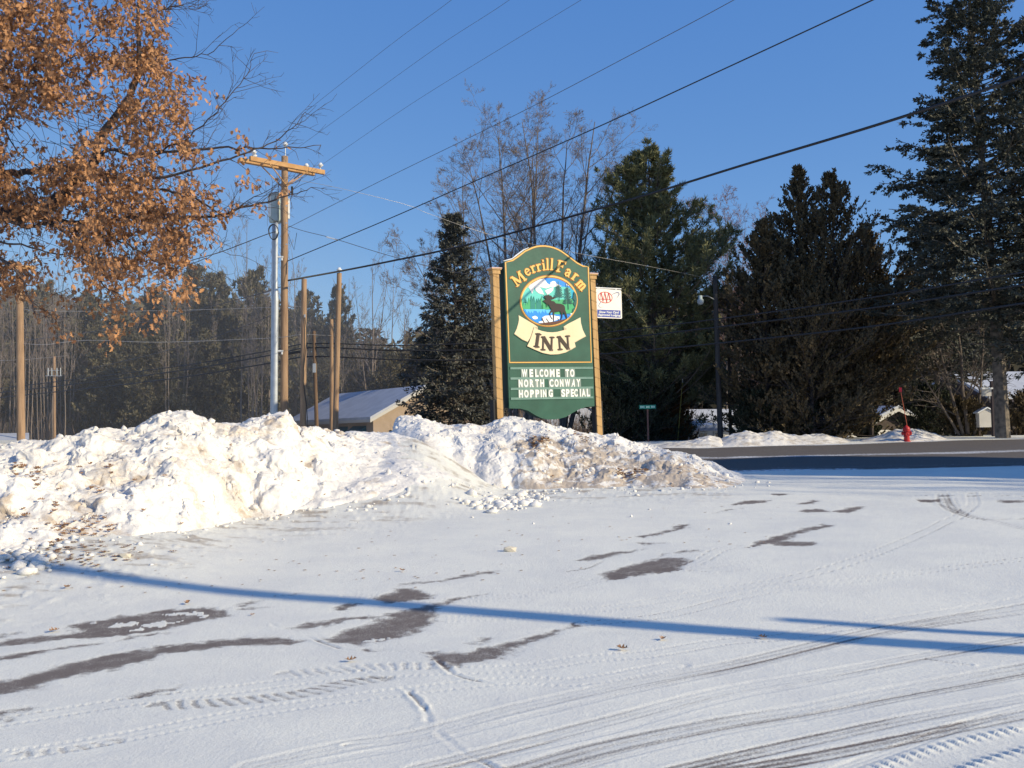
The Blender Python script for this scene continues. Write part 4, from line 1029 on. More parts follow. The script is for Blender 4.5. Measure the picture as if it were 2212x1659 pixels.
mb.tube(np.stack([cyc[0] + .02 + (.13 + .01 * np.sin(3 * th)) * np.cos(th), cyc[1] + .01 * th, cyc[2] + (.21) * np.sin(th)], -1), .011, 5)
for dx in (-.06, 0, .06): mb.tube([(cx_[0] + dx, cx_[1] - .05, czb + .02), ((cx_[0] + top[0]) / 2, (cx_[1] + top[1]) / 2, czb - .10), top + np.array([dx * .5, 0, 0])], .012, 5)
mb.tube([(T1[0] + .05, T1[1], P(615, 500, 28)[2] - o1[2]), (T1[0] + .25, T1[1], P(615, 540, 28)[2] - o1[2]), (T1[0] + .35, T1[1] - .1, P(615, 505, 28)[2] - o1[2])], .008, 5)
mb.build('cable_loop', M_wire, e1)
for yy in (445, 482, 528):
    a = P(619, yy, 27.86) - o1; mb = MB(); mb.lathe([(0, 0), (.022, 0), (.022, .03), (0, .03)], a, 8, Matrix.Rotation(math.pi / 2, 3, 'X')); mb.build('bolt', M_galv, e1)

e2, T2, r2, _, _b = pole('bare light brown pole with cables running down it, just right of the tallest pole', (657, 603), 653, 27.0, 13, M_pole)
mb = MB(); q = np.linspace(0, 1, 10); mb.tube([T2 + np.array([.03, -r2 - .01, -1.0 - 3.2 * k]) + np.array([.05 * math.sin(k * 9), 0, 0]) for k in q], .012, 5); mb.build('down_cable', M_wire, e2)
mb = MB(); mb.box((T2[0] + .03, T2[1] - r2 - .015, T2[2] - 1.02), (.04, .03, .08)); mb.build('cable_clamp', M_galv, e2)
e3, T3, r3, _, _b = pole('thin dark leaning pole between the two lighter pairs', (678, 715), 686, 31.0, 8.5, M_pole2)
mb = MB(); a = P(679, 795, 30.7) - np.array(e3.location); mb.box(a, (.09, .06, .28)); mb.build('meter_box', M_galv, e3)
e4, T4, r4, _, _b = pole('short bare pole touching a taller one, ends level with the cables', (716, 690), 716, 30.0, 9, M_pole)
e5, T5, r5, _, _b = pole('tall slender brown pole leaning right with one insulator on top', (733, 590), 721, 28.5, 12, M_pole)
insulator(e5, T5 + np.array([0, 0, -.02]), .06)
e6, T6, r6, _, _b = pole('stout light utility pole at the far left, crossarm behind the oak leaves', (42, 585), 47, 27.0, 16.5, M_pole)
o6 = np.array(e6.location); beam('crossarm', P(20, 570, 26.3) - o6, P(78, 572, 27.6) - o6, .11, .10, M_arm, e6, np.array([0, -.12, -.1])); insulator(e6, P(74, 569, 27.5) - o6, .03)
e7, T7, r7, _, _b = pole('thin distant utility pole with a small wire rack, near the left edge', (117, 770), 118, 44.0, 6.5, M_pole)
o7 = np.array(e7.location); mb = MB()
for yy, x0, x1 in ((800, 102, 128), (812, 98, 134)): mb.tube([P(x0, yy, 43.9) - o7, P(x1, yy, 43.9) - o7], .012, 5)
for xx in (104, 112, 123, 131): mb.tube([P(xx, 795, 43.9) - o7, P(xx, 812, 43.9) - o7], .02, 5)
mb.build('wire_rack', M_galv, e7)
e8, T8, r8, _, _b = pole('dark leaning pole with a street lamp, in front of the tall pine', (1544, 596), 1556, 38.5, 11, M_poledark, 'lamp_pole')
e8['category'] = 'lamp pole'
o8 = np.array(e8.location); a = P(1545, 648, 38.5) - o8; b = P(1513, 640, 37.9) - o8
mb = MB(); mb.tube([a, a + (b - a) * .5 + np.array([0, 0, .08]), b], .018, 6); lm = mb.build('lamp_arm', M_galv, e8)
c_ = P(1513, 648, 37.9) - o8
mb = MB(); mb.lathe([(0, .17), (.07, .17), (.08, .03), (.13, .0), (.13, -.02), (0, -.02)], c_, 14); lh = mb.build('lamp_head', M_ltgrey, e8, smooth=True)
mb = MB(); mb.lathe([(.12, -.02), (.125, -.10), (.08, -.17), (0, -.19)], c_, 14); mb.build('lamp_lens', mat('milky_lens', (.35, .40, .44), None, .2), lh, smooth=True)
e9, T9, r9, _, _b = pole('thin dark post standing close behind the lamp pole', (1572, 652), 1578, 40.5, 6.5, M_poledark)
o9 = np.array(e9.location); beam('crossarm', P(1562, 654, 40.5) - o9, P(1578, 653, 40.5) - o9, .06, .06, M_poledark, e9, np.array([0, 0, 0.]))

# ---------------------------------------------------------------- overhead wires
def wire(label, pts, r, matl=M_wire, n=14, group='overhead wires and cables'):
    q = cr([P(*p) for p in pts], n) if len(pts) > 2 else np.array([P(*p) for p in pts])
    mb = MB(); o0 = q[0].copy(); mb.tube(q - o0, r, 6)
    o = mb.build('overhead_wire', matl, None, smooth=True); o.location = o0
    tag(o, label, 'wire', group); return o
W_ = [
 ('thickest black cable, climbing from the bare pole to the right edge at spruce height', [(622,606,27.5),(733,586,28.4),(830,567,28.6),(1000,531,28.2),(1200,477,27.2),(1400,420,25.4),(1607,356,22.3),(1900,268,18.9),(2212,165,16.4),(2600,25,13.5)], .028, M_wire),
 ('black wire crossing above the sign, leaving the top edge near the spruce', [(616,566,28),(830,477,26),(1040,385,24),(1290,275,21),(1512,173,19),(1885,0,16),(2200,-150,13)], .012, M_wire),
 ('thin black wire from halfway up the tallest pole, over the bare maples', [(618,494,28),(830,387,26),(1110,250,23),(1350,125,20),(1585,0,18),(1900,-180,15)], .0065, M_wired),
 ('hair thin wire from the right crossarm insulator to the top edge', [(692,358,28.6),(880,230,25),(1060,118,22),(1255,0,19),(1500,-150,16)], .0038, M_wired),
 ('hair thin wire from the pole top insulator to the top edge', [(617,338,28),(780,220,25),(950,98,22),(1100,0,19),(1300,-150,16)], .0038, M_wired),
 ('hair thin wire from the left crossarm insulator to the top edge', [(545,333,27.2),(700,210,25),(850,92,22),(975,0,19),(1150,-140,16)], .0038, M_wired),
 ('pale stay wire sloping from the crossarm down over the sign to the lamp pole', [(622,385,28),(740,408,28.5),(880,443,29.5),(930,463,30),(1065,508,31),(1252,548,34),(1400,575,36),(1544,604,38.5)], .0055, M_wirel),
 ('twisted service wire with bright splice, from the tallest pole to the sign post', [(622,488,28),(660,500,27.8),(720,515,27.3),(830,549,26.4),(958,583,25.4),(1067,600,24.4)], .0085, M_wired),
 ('pale slack wire crossing the wood, level with the brown leaves', [(40,667,27),(117,672,27),(350,671,27.5),(586,664,27.9),(660,661,28)], .006, M_wirel),
 ('pale slack wire crossing the wood, lowest of the pale ones', [(46,742,27),(100,744,27),(190,735,27.3),(350,739,27.5),(586,730,27.8),(650,723,27.2),(716,725,29)], .007, M_wirel),
 ('pale wire from the left edge to the thin distant pole', [(-60,781,36),(0,779,38),(60,776,41),(117,771,44),(150,768,50)], .008, M_wirel),
 ('dark cable dropping leftward behind the leaves from the tallest pole', [(606,620,28),(560,635,29),(510,648,30),(400,676,32),(300,698,34),(190,718,36),(60,735,39)], .011, M_wired),
 ('dark cable rising to the metal pipe at the edge of the oak leaves', [(300,600,26),(402,566,26.8),(480,543,27.2),(574,507,27.6),(600,500,27.8)], .012, M_wire),
 ('dark thin cable slanting down through the wood left of the metal pipe', [(606,672,28),(540,700,29),(440,735,31),(330,765,34),(200,795,38)], .009, M_wired),
 ('topmost of the three black roadside cables', [(-60,846,46),(0,839,44),(200,815,40),(400,789,36),(586,757,33),(676,742,31),(864,746,31),(1065,739,31),(1299,719,30),(1607,682,27),(1900,640,24),(2212,588,21),(2600,520,18)], .019, M_wire),
 ('middle one of the three black roadside cables', [(-60,855,46),(0,848,44),(200,825,40),(400,799,36),(586,767,33),(676,751,31),(864,757,31),(1065,754,31),(1299,735,30),(1607,700,27),(1900,663,24),(2212,615,21),(2600,552,18)], .023, M_wire),
 ('lowest of the three black roadside cables', [(-60,866,46),(0,859,44),(200,838,40),(400,814,36),(586,784,33),(676,770,31),(864,777,31),(1065,777,31),(1299,765,30),(1607,736,27),(1900,703,24),(2212,655,21),(2600,600,18)], .023, M_wire),
]
WO = [wire(*a) for a in W_]
for k, (px_, py_, dp, L_) in enumerate(((640, 757, 31.5, .5),)):
    pass
mb = MB(); a = P(622, 764, 32.3) - np.array(WO[15].location); b = P(662, 757, 31.3) - np.array(WO[15].location); mb.tube([a, b], .045, 8); mb.build('splice_sleeve', M_black, WO[15])
mb = MB(); a = P(706, 512, 27.4) - np.array(WO[7].location); b = P(728, 518, 27.25) - np.array(WO[7].location); mb.tube([a, b], .022, 6); mb.build('splice_sleeve', M_white, WO[7])
mb = MB(); a = P(572, 635, 28.8) - np.array(WO[11].location); b = P(590, 629, 28.6) - np.array(WO[11].location); mb.tube([a, b], .02, 6); mb.build('splice_sleeve', M_white, WO[11])

# two more poles stand outside the picture to the right; their shadows cross the lot
def out_pole(label, thru_D, beyond, dist, r):
    """a pole off to the right whose shadow passes a point of the lot and ends 'beyond' metres past it"""
    g = ground_at(*thru_D); b = g[:2] + SH * dist; hgt = (dist + beyond) * math.tan(SUN_EL) + g[2]
    z0 = float(G(*b)); e = empty('utility_pole', (b[0], b[1], z0), label, 'utility pole')
    mb = MB(); mb.tube([(0, 0, -.3), (0, 0, (hgt - z0) * .5), (0, 0, hgt - z0)], [r, r * .92, r * .82], 12); mb.build('shaft', M_pole, e, smooth=True); return e
e10 = out_pole('utility pole right of the lot whose shadow crosses it to the snow bank', (1106, 1327), 10.5, 12.0, .17)
e11 = out_pole('shorter pole right of the lot with the shorter second shadow', (1690, 1338), .0, 9.5, .10)
# ---------------------------------------------------------------- trees
def unit(v): return v / (np.linalg.norm(v, axis=-1, keepdims=True) + 1e-9)

def chains(rng, p0, d, L, k, wander, trop):
    """grow n branches of k segments; returns points (n, k+1, 3)"""
    n = len(p0); pts = np.zeros((n, k + 1, 3)); pts[:, 0] = p0; d = unit(d)
    for i in range(k):
        d = unit(d + rng.normal(size=(n, 3)) * wander + np.array([0, 0, 1.0]) * np.reshape(trop, (-1, 1)))
        pts[:, i + 1] = pts[:, i] + d * (np.asarray(L)[:, None] / k)
    return pts

def emit(mb, pts, r0, r1, sides=3):
    k = pts.shape[1] - 1
    for i in range(k):
        a, b = i / k, (i + 1) / k
        mb.segs(pts[:, i], pts[:, i + 1], r0 + (r1 - r0) * a, r0 + (r1 - r0) * b, sides)

def kids(rng, pts, per, t0, ang, ratio, L):
    """starting points and directions of side branches"""
    n, k1, _ = pts.shape; k = k1 - 1
    idx = np.repeat(np.arange(n), per); t = t0 + (1 - t0) * rng.random(len(idx)) ** .9
    f = np.minimum((t * k).astype(int), k - 1); fr = t * k - f
    a, b = pts[idx, f], pts[idx, f + 1]; p = a + (b - a) * fr[:, None]
    tg = unit(b - a); r = rng.normal(size=tg.shape); perp = unit(r - tg * (r * tg).sum(1, keepdims=True))
    an = np.radians(ang) * rng.uniform(.7, 1.25, len(idx)); d = tg * np.cos(an)[:, None] + perp * np.sin(an)[:, None]
    return p, d, np.asarray(L)[idx] * ratio * (1.15 - .6 * t) * rng.uniform(.6, 1.2, len(idx)), idx, t

def bare_tree(label, base, stems, seed, rad=.12, levels=((9, 34, .42, .25), (7, 38, .45, .2), (6, 42, .5, .2), (3, 45, .55, .2)), twig=.006, tm=None, bm=None, group=None, name='bare_tree', trop=.12):
    """stems: list of (dx, dy, top_dx, top_dy, height)"""
    rng = np.random.default_rng(seed); e = empty(name, base, label, 'tree', group)
    tr = MB(); cw = MB()
    p0 = np.array([[s[0], s[1], -.3] for s in stems]); H = np.array([s[4] + .3 for s in stems])
    tp = np.array([[s[2] - s[0], s[3] - s[1], s[4]] for s in stems], float)
    pts = chains(rng, p0, tp, H, 14, .035, .02)
    # pull stems to their wanted tops
    w = np.linspace(0, 1, 15)[None, :, None] ** 1.2; end = np.array([[s[2], s[3], s[4]] for s in stems])
    pts = pts + w * (end - pts[:, -1])[:, None]
    r0 = rad * H / H.max()
    emit(tr, pts, r0, r0 * .12, 7)
    cur, L, r = pts, H * .8, r0
    for li, (per, ang, ratio, t0) in enumerate(levels):
        p, d, L2, idx, t = kids(rng, cur, per, t0 if li else max(t0, .22), ang, ratio, L)
        d[:, 2] = np.where(d[:, 2] < -.1, -d[:, 2] * .3, d[:, 2])
        k = (8, 6, 4, 3)[min(li, 3)]
        new = chains(rng, p, d, L2, k, .10 + .04 * li, trop * (1 if li < 2 else .5))
        r2 = np.maximum(r[idx] * (1 - .85 * t) * (.5 if li == 0 else .55), twig)
        emit(cw if li else tr, new, r2, np.maximum(r2 * .35, twig * .7), 5 if li == 0 else 3)
        cur, L, r = new, L2, r2
    tr.build('trunk', bm or M_bark, e); cw.build('crown', tm or M_twig, e)
    return e

def conifer(label, base, H, R, seed, kind='spruce', matl=None, n_wh=40, per=7, spr=26, first=.06, bare=None, group=None, name='spruce_tree', trunk_r=None, brown=.0, bm=None, lean=(0, 0), power=.85, blade=(.13, .022), left_gap=0.0, cat='tree', tips=1, fill=1.0, parts=True):
    rng = np.random.default_rng(seed); e = empty(name, base, label, cat, group)
    tr = MB(); fo = MB()
    tz = np.linspace(0, 1, 16); wob = .015 * H
    ax = np.stack([lean[0] * tz + wob * .3 * np.sin(tz * 5 + seed), lean[1] * tz + wob * .3 * np.cos(tz * 4 + seed), -.3 + tz * (H + .3)], -1)
    tr_r = trunk_r or H * .013
    tr.tube(ax, tr_r * (1 - .93 * tz) + .006, 8)
    n = n_wh * per
    t = first + (1 - first) * (np.repeat(np.arange(n_wh), per) + rng.uniform(-.35, .35, n)) / n_wh
    t = np.clip(t, first * .8, .995)
    az = rng.uniform(0, 2 * math.pi, n)
    cx = np.stack([np.interp(t, tz, ax[:, k]) for k in range(3)], -1)
    if kind == 'spruce':
        L = R * (1 - t) ** power * rng.uniform(.55, 1.12, n) + .10
        el = np.radians(-8 + 45 * t ** 2 + rng.normal(0, 7, n)); tropv = .045 + .0 * t
    elif kind == 'pine':
        lobes = .85 + .35 * np.sin(t * 21 + az * 1.0 + seed) * np.sin(az * 2 + t * 9)
        L = R * (np.sin(np.clip(1 - t, 0, 1) * math.pi * .62 + .05) ** .8) * lobes * rng.uniform(.55, 1.15, n) + .15
        el = np.radians(8 + 40 * t ** 1.5 + rng.normal(0, 9, n)); tropv = .05 + .0 * t
    else:  # cedar: upright sprays
        L = R * np.minimum(1, (1 - t) * 2.1 + .02) * rng.uniform(.45, 1.15, n) + .10
        el = np.radians(8 + 38 * t + rng.normal(0, 12, n)); tropv = .05 + .0 * t
    d = np.stack([np.cos(az) * np.cos(el), np.sin(az) * np.cos(el), np.sin(el)], -1)
    br = chains(rng, cx, d, L, 6, .05, tropv)
    r0 = np.clip(L * .012, .006, .05)
    emit(tr, br, r0, r0 * .3, 3)
    # side twigs, flat to either side of the branch
    per2 = np.maximum((L / R * (9 if kind != 'cedar' else 8) * fill).astype(int), 2)
    idx = np.repeat(np.arange(n), per2); tt = rng.uniform(.22 if kind != 'pine' else .35, 1.0, len(idx))
    f = np.minimum((tt * 6).astype(int), 5); fr = (tt * 6 - f)[:, None]
    a, b = br[idx, f], br[idx, f + 1]; p = a + (b - a) * fr; tg = unit(b - a)
    side = unit(np.cross(tg, np.array([0, 0, 1.0]))) * np.where(rng.random(len(idx)) < .5, -1, 1)[:, None]
    if kind == 'spruce': dd = unit(tg * .75 + side * .8 + np.array([0, 0, -.12]) + rng.normal(size=p.shape) * .12); L2 = L[idx] * .40 * (1.15 - .65 * tt) * rng.uniform(.5, 1.2, len(idx)) + .06; tp = -.06
    elif kind == 'pine': dd = unit(tg * .8 + side * .6 + np.array([0, 0, .25]) + rng.normal(size=p.shape) * .25); L2 = L[idx] * .30 * (1.2 - .5 * tt) * rng.uniform(.5, 1.2, len(idx)) + .10; tp = .08
    else: dd = unit(tg * .8 + side * .5 + np.array([0, 0, .45]) + rng.normal(size=p.shape) * .25); L2 = L[idx] * .38 * (1.2 - .5 * tt) * rng.uniform(.5, 1.2, len(idx)) + .08; tp = .1
    tw = chains(rng, p, dd, L2, 3, .10, tp)
    emit(tr, tw, .005, .003, 3)
    # needle sprays
    allp = []; alld = []
    m_ = spr
    for ch, cnt in ((tw, m_), (br[:, 3:], max(m_ // 2, 3))):
        kk = ch.shape[1] - 1; nn = len(ch); id2 = np.repeat(np.arange(nn), cnt); t2 = rng.uniform(.05 if kind != 'pine' else .45, 1.02, len(id2))
        f2 = np.minimum((t2 * kk).astype(int), kk - 1); fr2 = (t2 * kk - f2)[:, None]
        a, b = ch[id2, f2], ch[id2, f2 + 1]; pp = a + (b - a) * fr2; tg2 = unit(b - a)
        rn = rng.normal(size=pp.shape)
        sp = .55 if kind == 'spruce' else (.75 if kind == 'pine' else .45)
        alld.append(unit(tg2 + rn * sp + np.array([0, 0, {'spruce': -.08, 'pine': .30, 'cedar': .45}[kind]]))); allp.append(pp + rn * .015)
    pp = np.concatenate(allp); dd = np.concatenate(alld)
    fo.sprigs(pp, dd, blade[0] * rng.uniform(.6, 1.3, len(pp)), blade[1] * rng.uniform(.7, 1.3, len(pp)), rng)
    tr.build('trunk', bm or M_bark, e); fo.build('crown', matl, e)
    return e

def gz(x, y): return (x, y, float(G(x, y)))
def at(px, depth):
    d = ray(px, 935); x = d[0] / d[1] * depth; return gz(x, depth)
def hgt(px, py, depth): return float(P(px, py, depth)[2] - G(P(px, py, depth)[0], depth))

# the grey spruce left of the sign
conifer('grey blue spruce standing left of the inn sign', at(985, 34.5), hgt(985, 462, 34.5), 2.2, 11, 'spruce', M_spruce, n_wh=42, per=9, spr=24, first=.06, blade=(.13, .028), power=.72, brown=.3)
# bare maples behind the sign
bx = at(1130, 44)
def rel(px, py, d, b): q = P(px, py, d); return (q[0] - b[0], q[1] - b[1], q[2] - b[2])
def stem(b, bpx, tpx, tpy, d, bd=None):
    q0 = P(bpx, 900, bd or d); q = rel(tpx, tpy, d, b); return (q0[0] - b[0], q0[1] - b[1], q[0], q[1], q[2])
MAP = ((15, 42, .38, .26), (9, 38, .46, .2), (6, 40, .5, .2), (6, 42, .6, .15))
bare_tree('many stemmed bare maple rising right behind the inn sign', bx, [stem(bx,1120,1075,283,44), stem(bx,1130,1128,263,44.5), stem(bx,1140,1160,283,43.5), stem(bx,1110,1010,348,44), stem(bx,1150,1150,338,45), stem(bx,1100,945,438,43)], 21, rad=.13, levels=MAP, trop=.05, twig=.0042)
bx = at(1212, 45)
bare_tree('bare maple with one straight trunk, between the sign top and the pine', bx, [stem(bx,1212,1285,263,45), stem(bx,1215,1225,308,45.5), stem(bx,1218,1330,378,45)], 22, rad=.15, levels=MAP, trop=.05, twig=.0042)
bx = at(1075, 43)
bare_tree('slender bare maple leaning left between the spruce and the sign', bx, [stem(bx,1075,880,528,43), stem(bx,1070,1000,378,42.5), stem(bx,1066,905,608,42.5)], 23, rad=.09, levels=MAP, trop=.05, twig=.0042)
bx = at(1590, 60)
bare_tree('pale reddish bare tree showing above the gap between pine and cedars', bx, [stem(bx,1570,1565,448,60), stem(bx,1590,1610,478,60), stem(bx,1580,1530,478,61), stem(bx,1600,1650,568,60)], 24, rad=.08, levels=MAP, trop=.05, tm=mat('reddish_twigs', (.26, .16, .14), (.18, .11, .10), .9, 4))
# tall white pine right of the sign
conifer('tall white pine right of the sign, behind the lamp pole', at(1418, 42), hgt(1415, 348, 42), 4.2, 31, 'pine', M_pine, n_wh=40, per=9, spr=58, first=.10, blade=(.20, .018), fill=1.35, name='pine_tree', trunk_r=.20)
# cedars
conifer('tall thin topped cedar, left one of the tallest pair', at(1740, 40), hgt(1736, 364, 40), 2.6, 41, 'cedar', M_cedar, n_wh=42, per=8, spr=20, first=.04, blade=(.13, .036), name='cedar_tree', bm=M_oakbark)
conifer('tall thin topped cedar, right one of the tallest pair', at(1812, 39.5), hgt(1802, 376, 39.5), 2.8, 42, 'cedar', M_cedar, n_wh=42, per=8, spr=20, first=.04, blade=(.13, .036), name='cedar_tree', bm=M_oakbark)
conifer('dark pointed cedar left of the tall pair, its tip lowest', at(1662, 39), hgt(1664, 478, 39), 2.2, 43, 'cedar', M_cedar, n_wh=36, per=8, spr=22, first=.04, blade=(.13, .038), name='cedar_tree', bm=M_oakbark)
conifer('bushy dark cedar filling the space right of the tall pair', at(1882, 41), hgt(1880, 505, 41), 2.6, 44, 'cedar', M_cedar, n_wh=32, per=8, spr=22, first=.22, blade=(.13, .038), name='cedar_tree', bm=M_oakbark)
conifer('low dense cedar in front of the tall pair', at(1755, 37.8), hgt(1760, 600, 37.8), 2.2, 45, 'cedar', M_cedar, n_wh=28, per=9, spr=16, first=.03, blade=(.12, .034), name='cedar_tree', bm=M_oakbark)
# big spruce on the right
conifer('towering dark spruce at the right edge, grey trunk bare near the road', at(2165, 36), hgt(2122, -60, 36), 5.3, 51, 'spruce', M_spruce2, n_wh=33, per=11, spr=56, first=.27, blade=(.14, .034), power=.60, fill=1.35, trunk_r=.27, lean=(-.55, 0), bm=mat('pale_flaky_bark', (.24, .20, .16), (.09, .08, .07), .9, 5, .6, 18))
conifer('second dark spruce just outside the right edge', at(2262, 35), hgt(2230, 40, 35), 3.2, 52, 'spruce', M_spruce2, n_wh=34, per=8, spr=16, first=.2, blade=(.17, .03), power=.7, trunk_r=.2)
conifer('broad dark hemlock left of the towering spruce', at(2030, 46), hgt(2030, 470, 46), 3.9, 53, 'spruce', M_spruce2, n_wh=36, per=9, spr=20, first=.3, blade=(.19, .032), power=.6, trunk_r=.16)
# bare shrubs on the right
bx = at(2085, 39)
bare_tree('pale bare branching tree left of the big spruce trunk', bx, [stem(bx,2085,2010,690,39), stem(bx,2090,2060,640,39), stem(bx,2100,2125,700,39), stem(bx,2080,1960,760,39)], 61, rad=.09, levels=((8, 45, .5, .2), (6, 45, .5, .2), (4, 45, .5, .2)), tm=M_bark, trop=.03)
# shrubs and little evergreens
def shrub(label, px, py, depth, R, seed, matl, wh=16, spr=16, name='evergreen_shrub', first=.02, blade=(.09, .026), cat='shrub'):
    return conifer(label, at(px, depth), hgt(px, py, depth), R, seed, 'cedar', matl, n_wh=wh, per=8, spr=spr, first=first, blade=blade, name=name, trunk_r=.05, cat=cat, bm=M_oakbark)
shrub('round dark evergreen behind the green street sign', 1385, 800, 41, 1.75, 71, M_shrub, 20, 20)
shrub('dark evergreen just right of the inn sign post', 1322, 830, 40, 1.2, 72, M_shrub, 18, 18)
shrub('orange tinged evergreen left of the small white house', 1462, 835, 42, .85, 73, M_orange, 18, 16)
shrub('dark evergreen between the street sign and the orange one', 1435, 815, 42.5, 1.2, 74, M_shrub, 18, 18)
shrub('slim dark column shaped evergreen before the white cottage', 1873, 876, 41.5, .42, 75, M_shrub, 16, 16)
shrub('broad brown evergreen shrub by the big spruce trunk', 2080, 862, 39.5, .9, 76, M_cedar, 14, 18)
shrub('dark evergreen behind the hydrant marker rod', 2005, 840, 44, 1.3, 77, M_shrub, 18, 18)
shrub('dark bush at the right edge beside the spruce trunk', 2228, 850, 40.5, 1.1, 78, M_cedar, 14, 16)
shrub('dark evergreen at the foot of the cedars, far left', 1640, 850, 38.5, 1.1, 79, M_shrub, 16, 18)
shrub('dark evergreen at the foot of the cedars, near the double bank', 1730, 868, 38.6, 1.1, 80, M_shrub, 14, 18)
shrub('dark evergreen at the foot of the cedars, near their right end', 1808, 876, 38.9, .8, 81, M_cedar, 14, 18)

# ---------------------------------------------------------------- the wood behind the left bank
FAR = dict(n_wh=30, per=8, spr=17, blade=(.38, .070), first=.08)
pA = conifer('', (0, 0, 0), 14.0, 4.4, 101, 'pine', M_pinefar, name='pine_tree', trunk_r=.17, **FAR)
pB = conifer('', (0, 0, 0), 14.0, 3.6, 102, 'pine', M_pinefar, name='pine_tree', trunk_r=.17, **FAR)
pC = conifer('', (0, 0, 0), 14.0, 4.3, 103, 'pine', M_pinefar, name='pine_tree', trunk_r=.17, **FAR)
protos = [pA, pB, pC]; used = [False] * 3
def far_pine(k, px, py, depth, label, wide=1.0):
    o = protos[k] if not used[k] else copy_tree(protos[k]); used[k] = True
    b = at(px, depth); h = hgt(px, py, depth) / 14.0
    o.location = b; o.scale = (h * wide, h * wide, h); o.rotation_euler = (0, 0, (px * 1.7) % 6.28)
    o['label'] = label; o['category'] = 'tree'; o['group'] = 'pines in the wood behind the left snow bank'
    return o
fp = [(0,415,588,58,'pine with the leftmost clear top, right of the oak leaves',.8),(1,470,600,60,'pine beside the leftmost clear top, slightly lower',.8),(2,553,596,57,'broad brown green pine just left of the metal pipe',.8),
 (0,655,640,76,'pine showing between the tallest pole and the bare pole',.8),(1,732,622,76,'small topped pine behind the slender leaning pole',.62),(2,95,625,58,'pine left of the low oak leaves, tips above the pale wire',.8),
 (1,185,640,57,'pine behind the hanging brown oak leaves',.9),(0,265,690,54,'dense green pine in the middle of the wood behind the bank crest',1.0),(2,345,640,60,'dark pine under the edge of the oak leaves',.9),
 (1,20,660,60,'pine at the left edge behind the stout pole',.8),(0,330,735,50,'low bushy pine directly above the highest part of the snow bank',1.1),(2,235,760,52,'low dull pine above the left part of the snow bank',1.1),
 (1,440,720,54,'lower pine left of the metal pipe, dark to its foot',1.0),(0,515,740,56,'small pine half hidden by bare twigs by the metal pipe',1.0),(2,790,800,78,'low pine above the roof of the beige house',.9),(1,700,770,72,'low pine behind the group of bare poles',.9),
 (0,840,760,72,'low pine left of the grey spruce',.9), (1,-60,600,56,'pine outside the left edge',.9), (2,600,700,77,'pine straight behind the tallest pole',.8)]
for a in fp: far_pine(*a)
gB = 'bare trees in the wood behind the left snow bank'
LV = ((8, 32, .38, .25), (6, 36, .45, .2), (5, 40, .5, .2))
bA = bare_tree('', (0, 0, 0), [(0, 0, .3, 0, 13), (.2, .1, -1.0, .3, 11), (.1, 0, 1.2, 0, 11.5)], 111, rad=.09, levels=LV, twig=.008, bm=M_palebark)
bB = bare_tree('', (0, 0, 0), [(0, 0, -.3, 0, 13)], 112, rad=.085, levels=LV, twig=.008, bm=M_palebark)
bC = bare_tree('', (0, 0, 0), [(0, 0, .2, 0, 13), (.3, 0, 1.0, 0, 12)], 113, rad=.07, levels=((7, 25, .3, .35), (5, 30, .4, .2), (4, 40, .5, .2)), twig=.008, bm=M_palebark)
bp = [bA, bB, bC]; bu = [False] * 3
def far_bare(k, px, py, depth, label, wide=1.0, bright=None):
    o = bp[k] if not bu[k] else copy_tree(bp[k]); bu[k] = True
    b = at(px, depth); h = hgt(px, py, depth) / 13.0
    o.location = b; o.scale = (h * wide, h * wide, h); o.rotation_euler = (0, 0, (px * 2.3) % 6.28); o['label'] = label; o['category'] = 'tree'; o['group'] = gB
    return o
fb = [(0,545,478,64,'tallest bare tree, its top beside the metal pipe',.8),(0,640,545,75,'bare tree with fine top right of the tallest pole'),(1,585,610,56,'bare tree whose trunk shows left of the metal pipe'),
 (0,800,560,74,'bare tree with many fine twigs above the beige house'),(1,845,575,77,'bare tree right above the ridge of the beige house',.9),(2,760,600,76,'slim bare tree beside the slender leaning pole'),
 (1,520,640,50,'bare tree with pale lower trunk near the bank top',.9),(0,560,640,48,'spreading bare tree in front of the pines by the pipe',.8),(2,880,640,77,'bare tree just left of the grey spruce'),
 (0,815,690,75,'low spreading bare tree behind the house roof',1.2),(2,735,700,72,'thin bare tree left of the house ridge')]
for a in fb: far_bare(*a)
rg = random.Random(7)
sap = 'thin pale bare trunk in the wood at the left behind the bank'
for k in range(36):
    px = rg.uniform(-40, 185) if k < 28 else rg.uniform(330, 580)
    o = far_bare(2 if k % 2 else 1, px, rg.uniform(600, 700), rg.uniform(46, 58), 'thin bare tree among the close stand at the far left' if k < 28 else 'thin bare tree with pale trunk above the middle of the snow bank', .75)
    o['group'] = 'close stand of thin bare trees at the far left' if k < 28 else 'thin pale trunks above the middle of the snow bank'

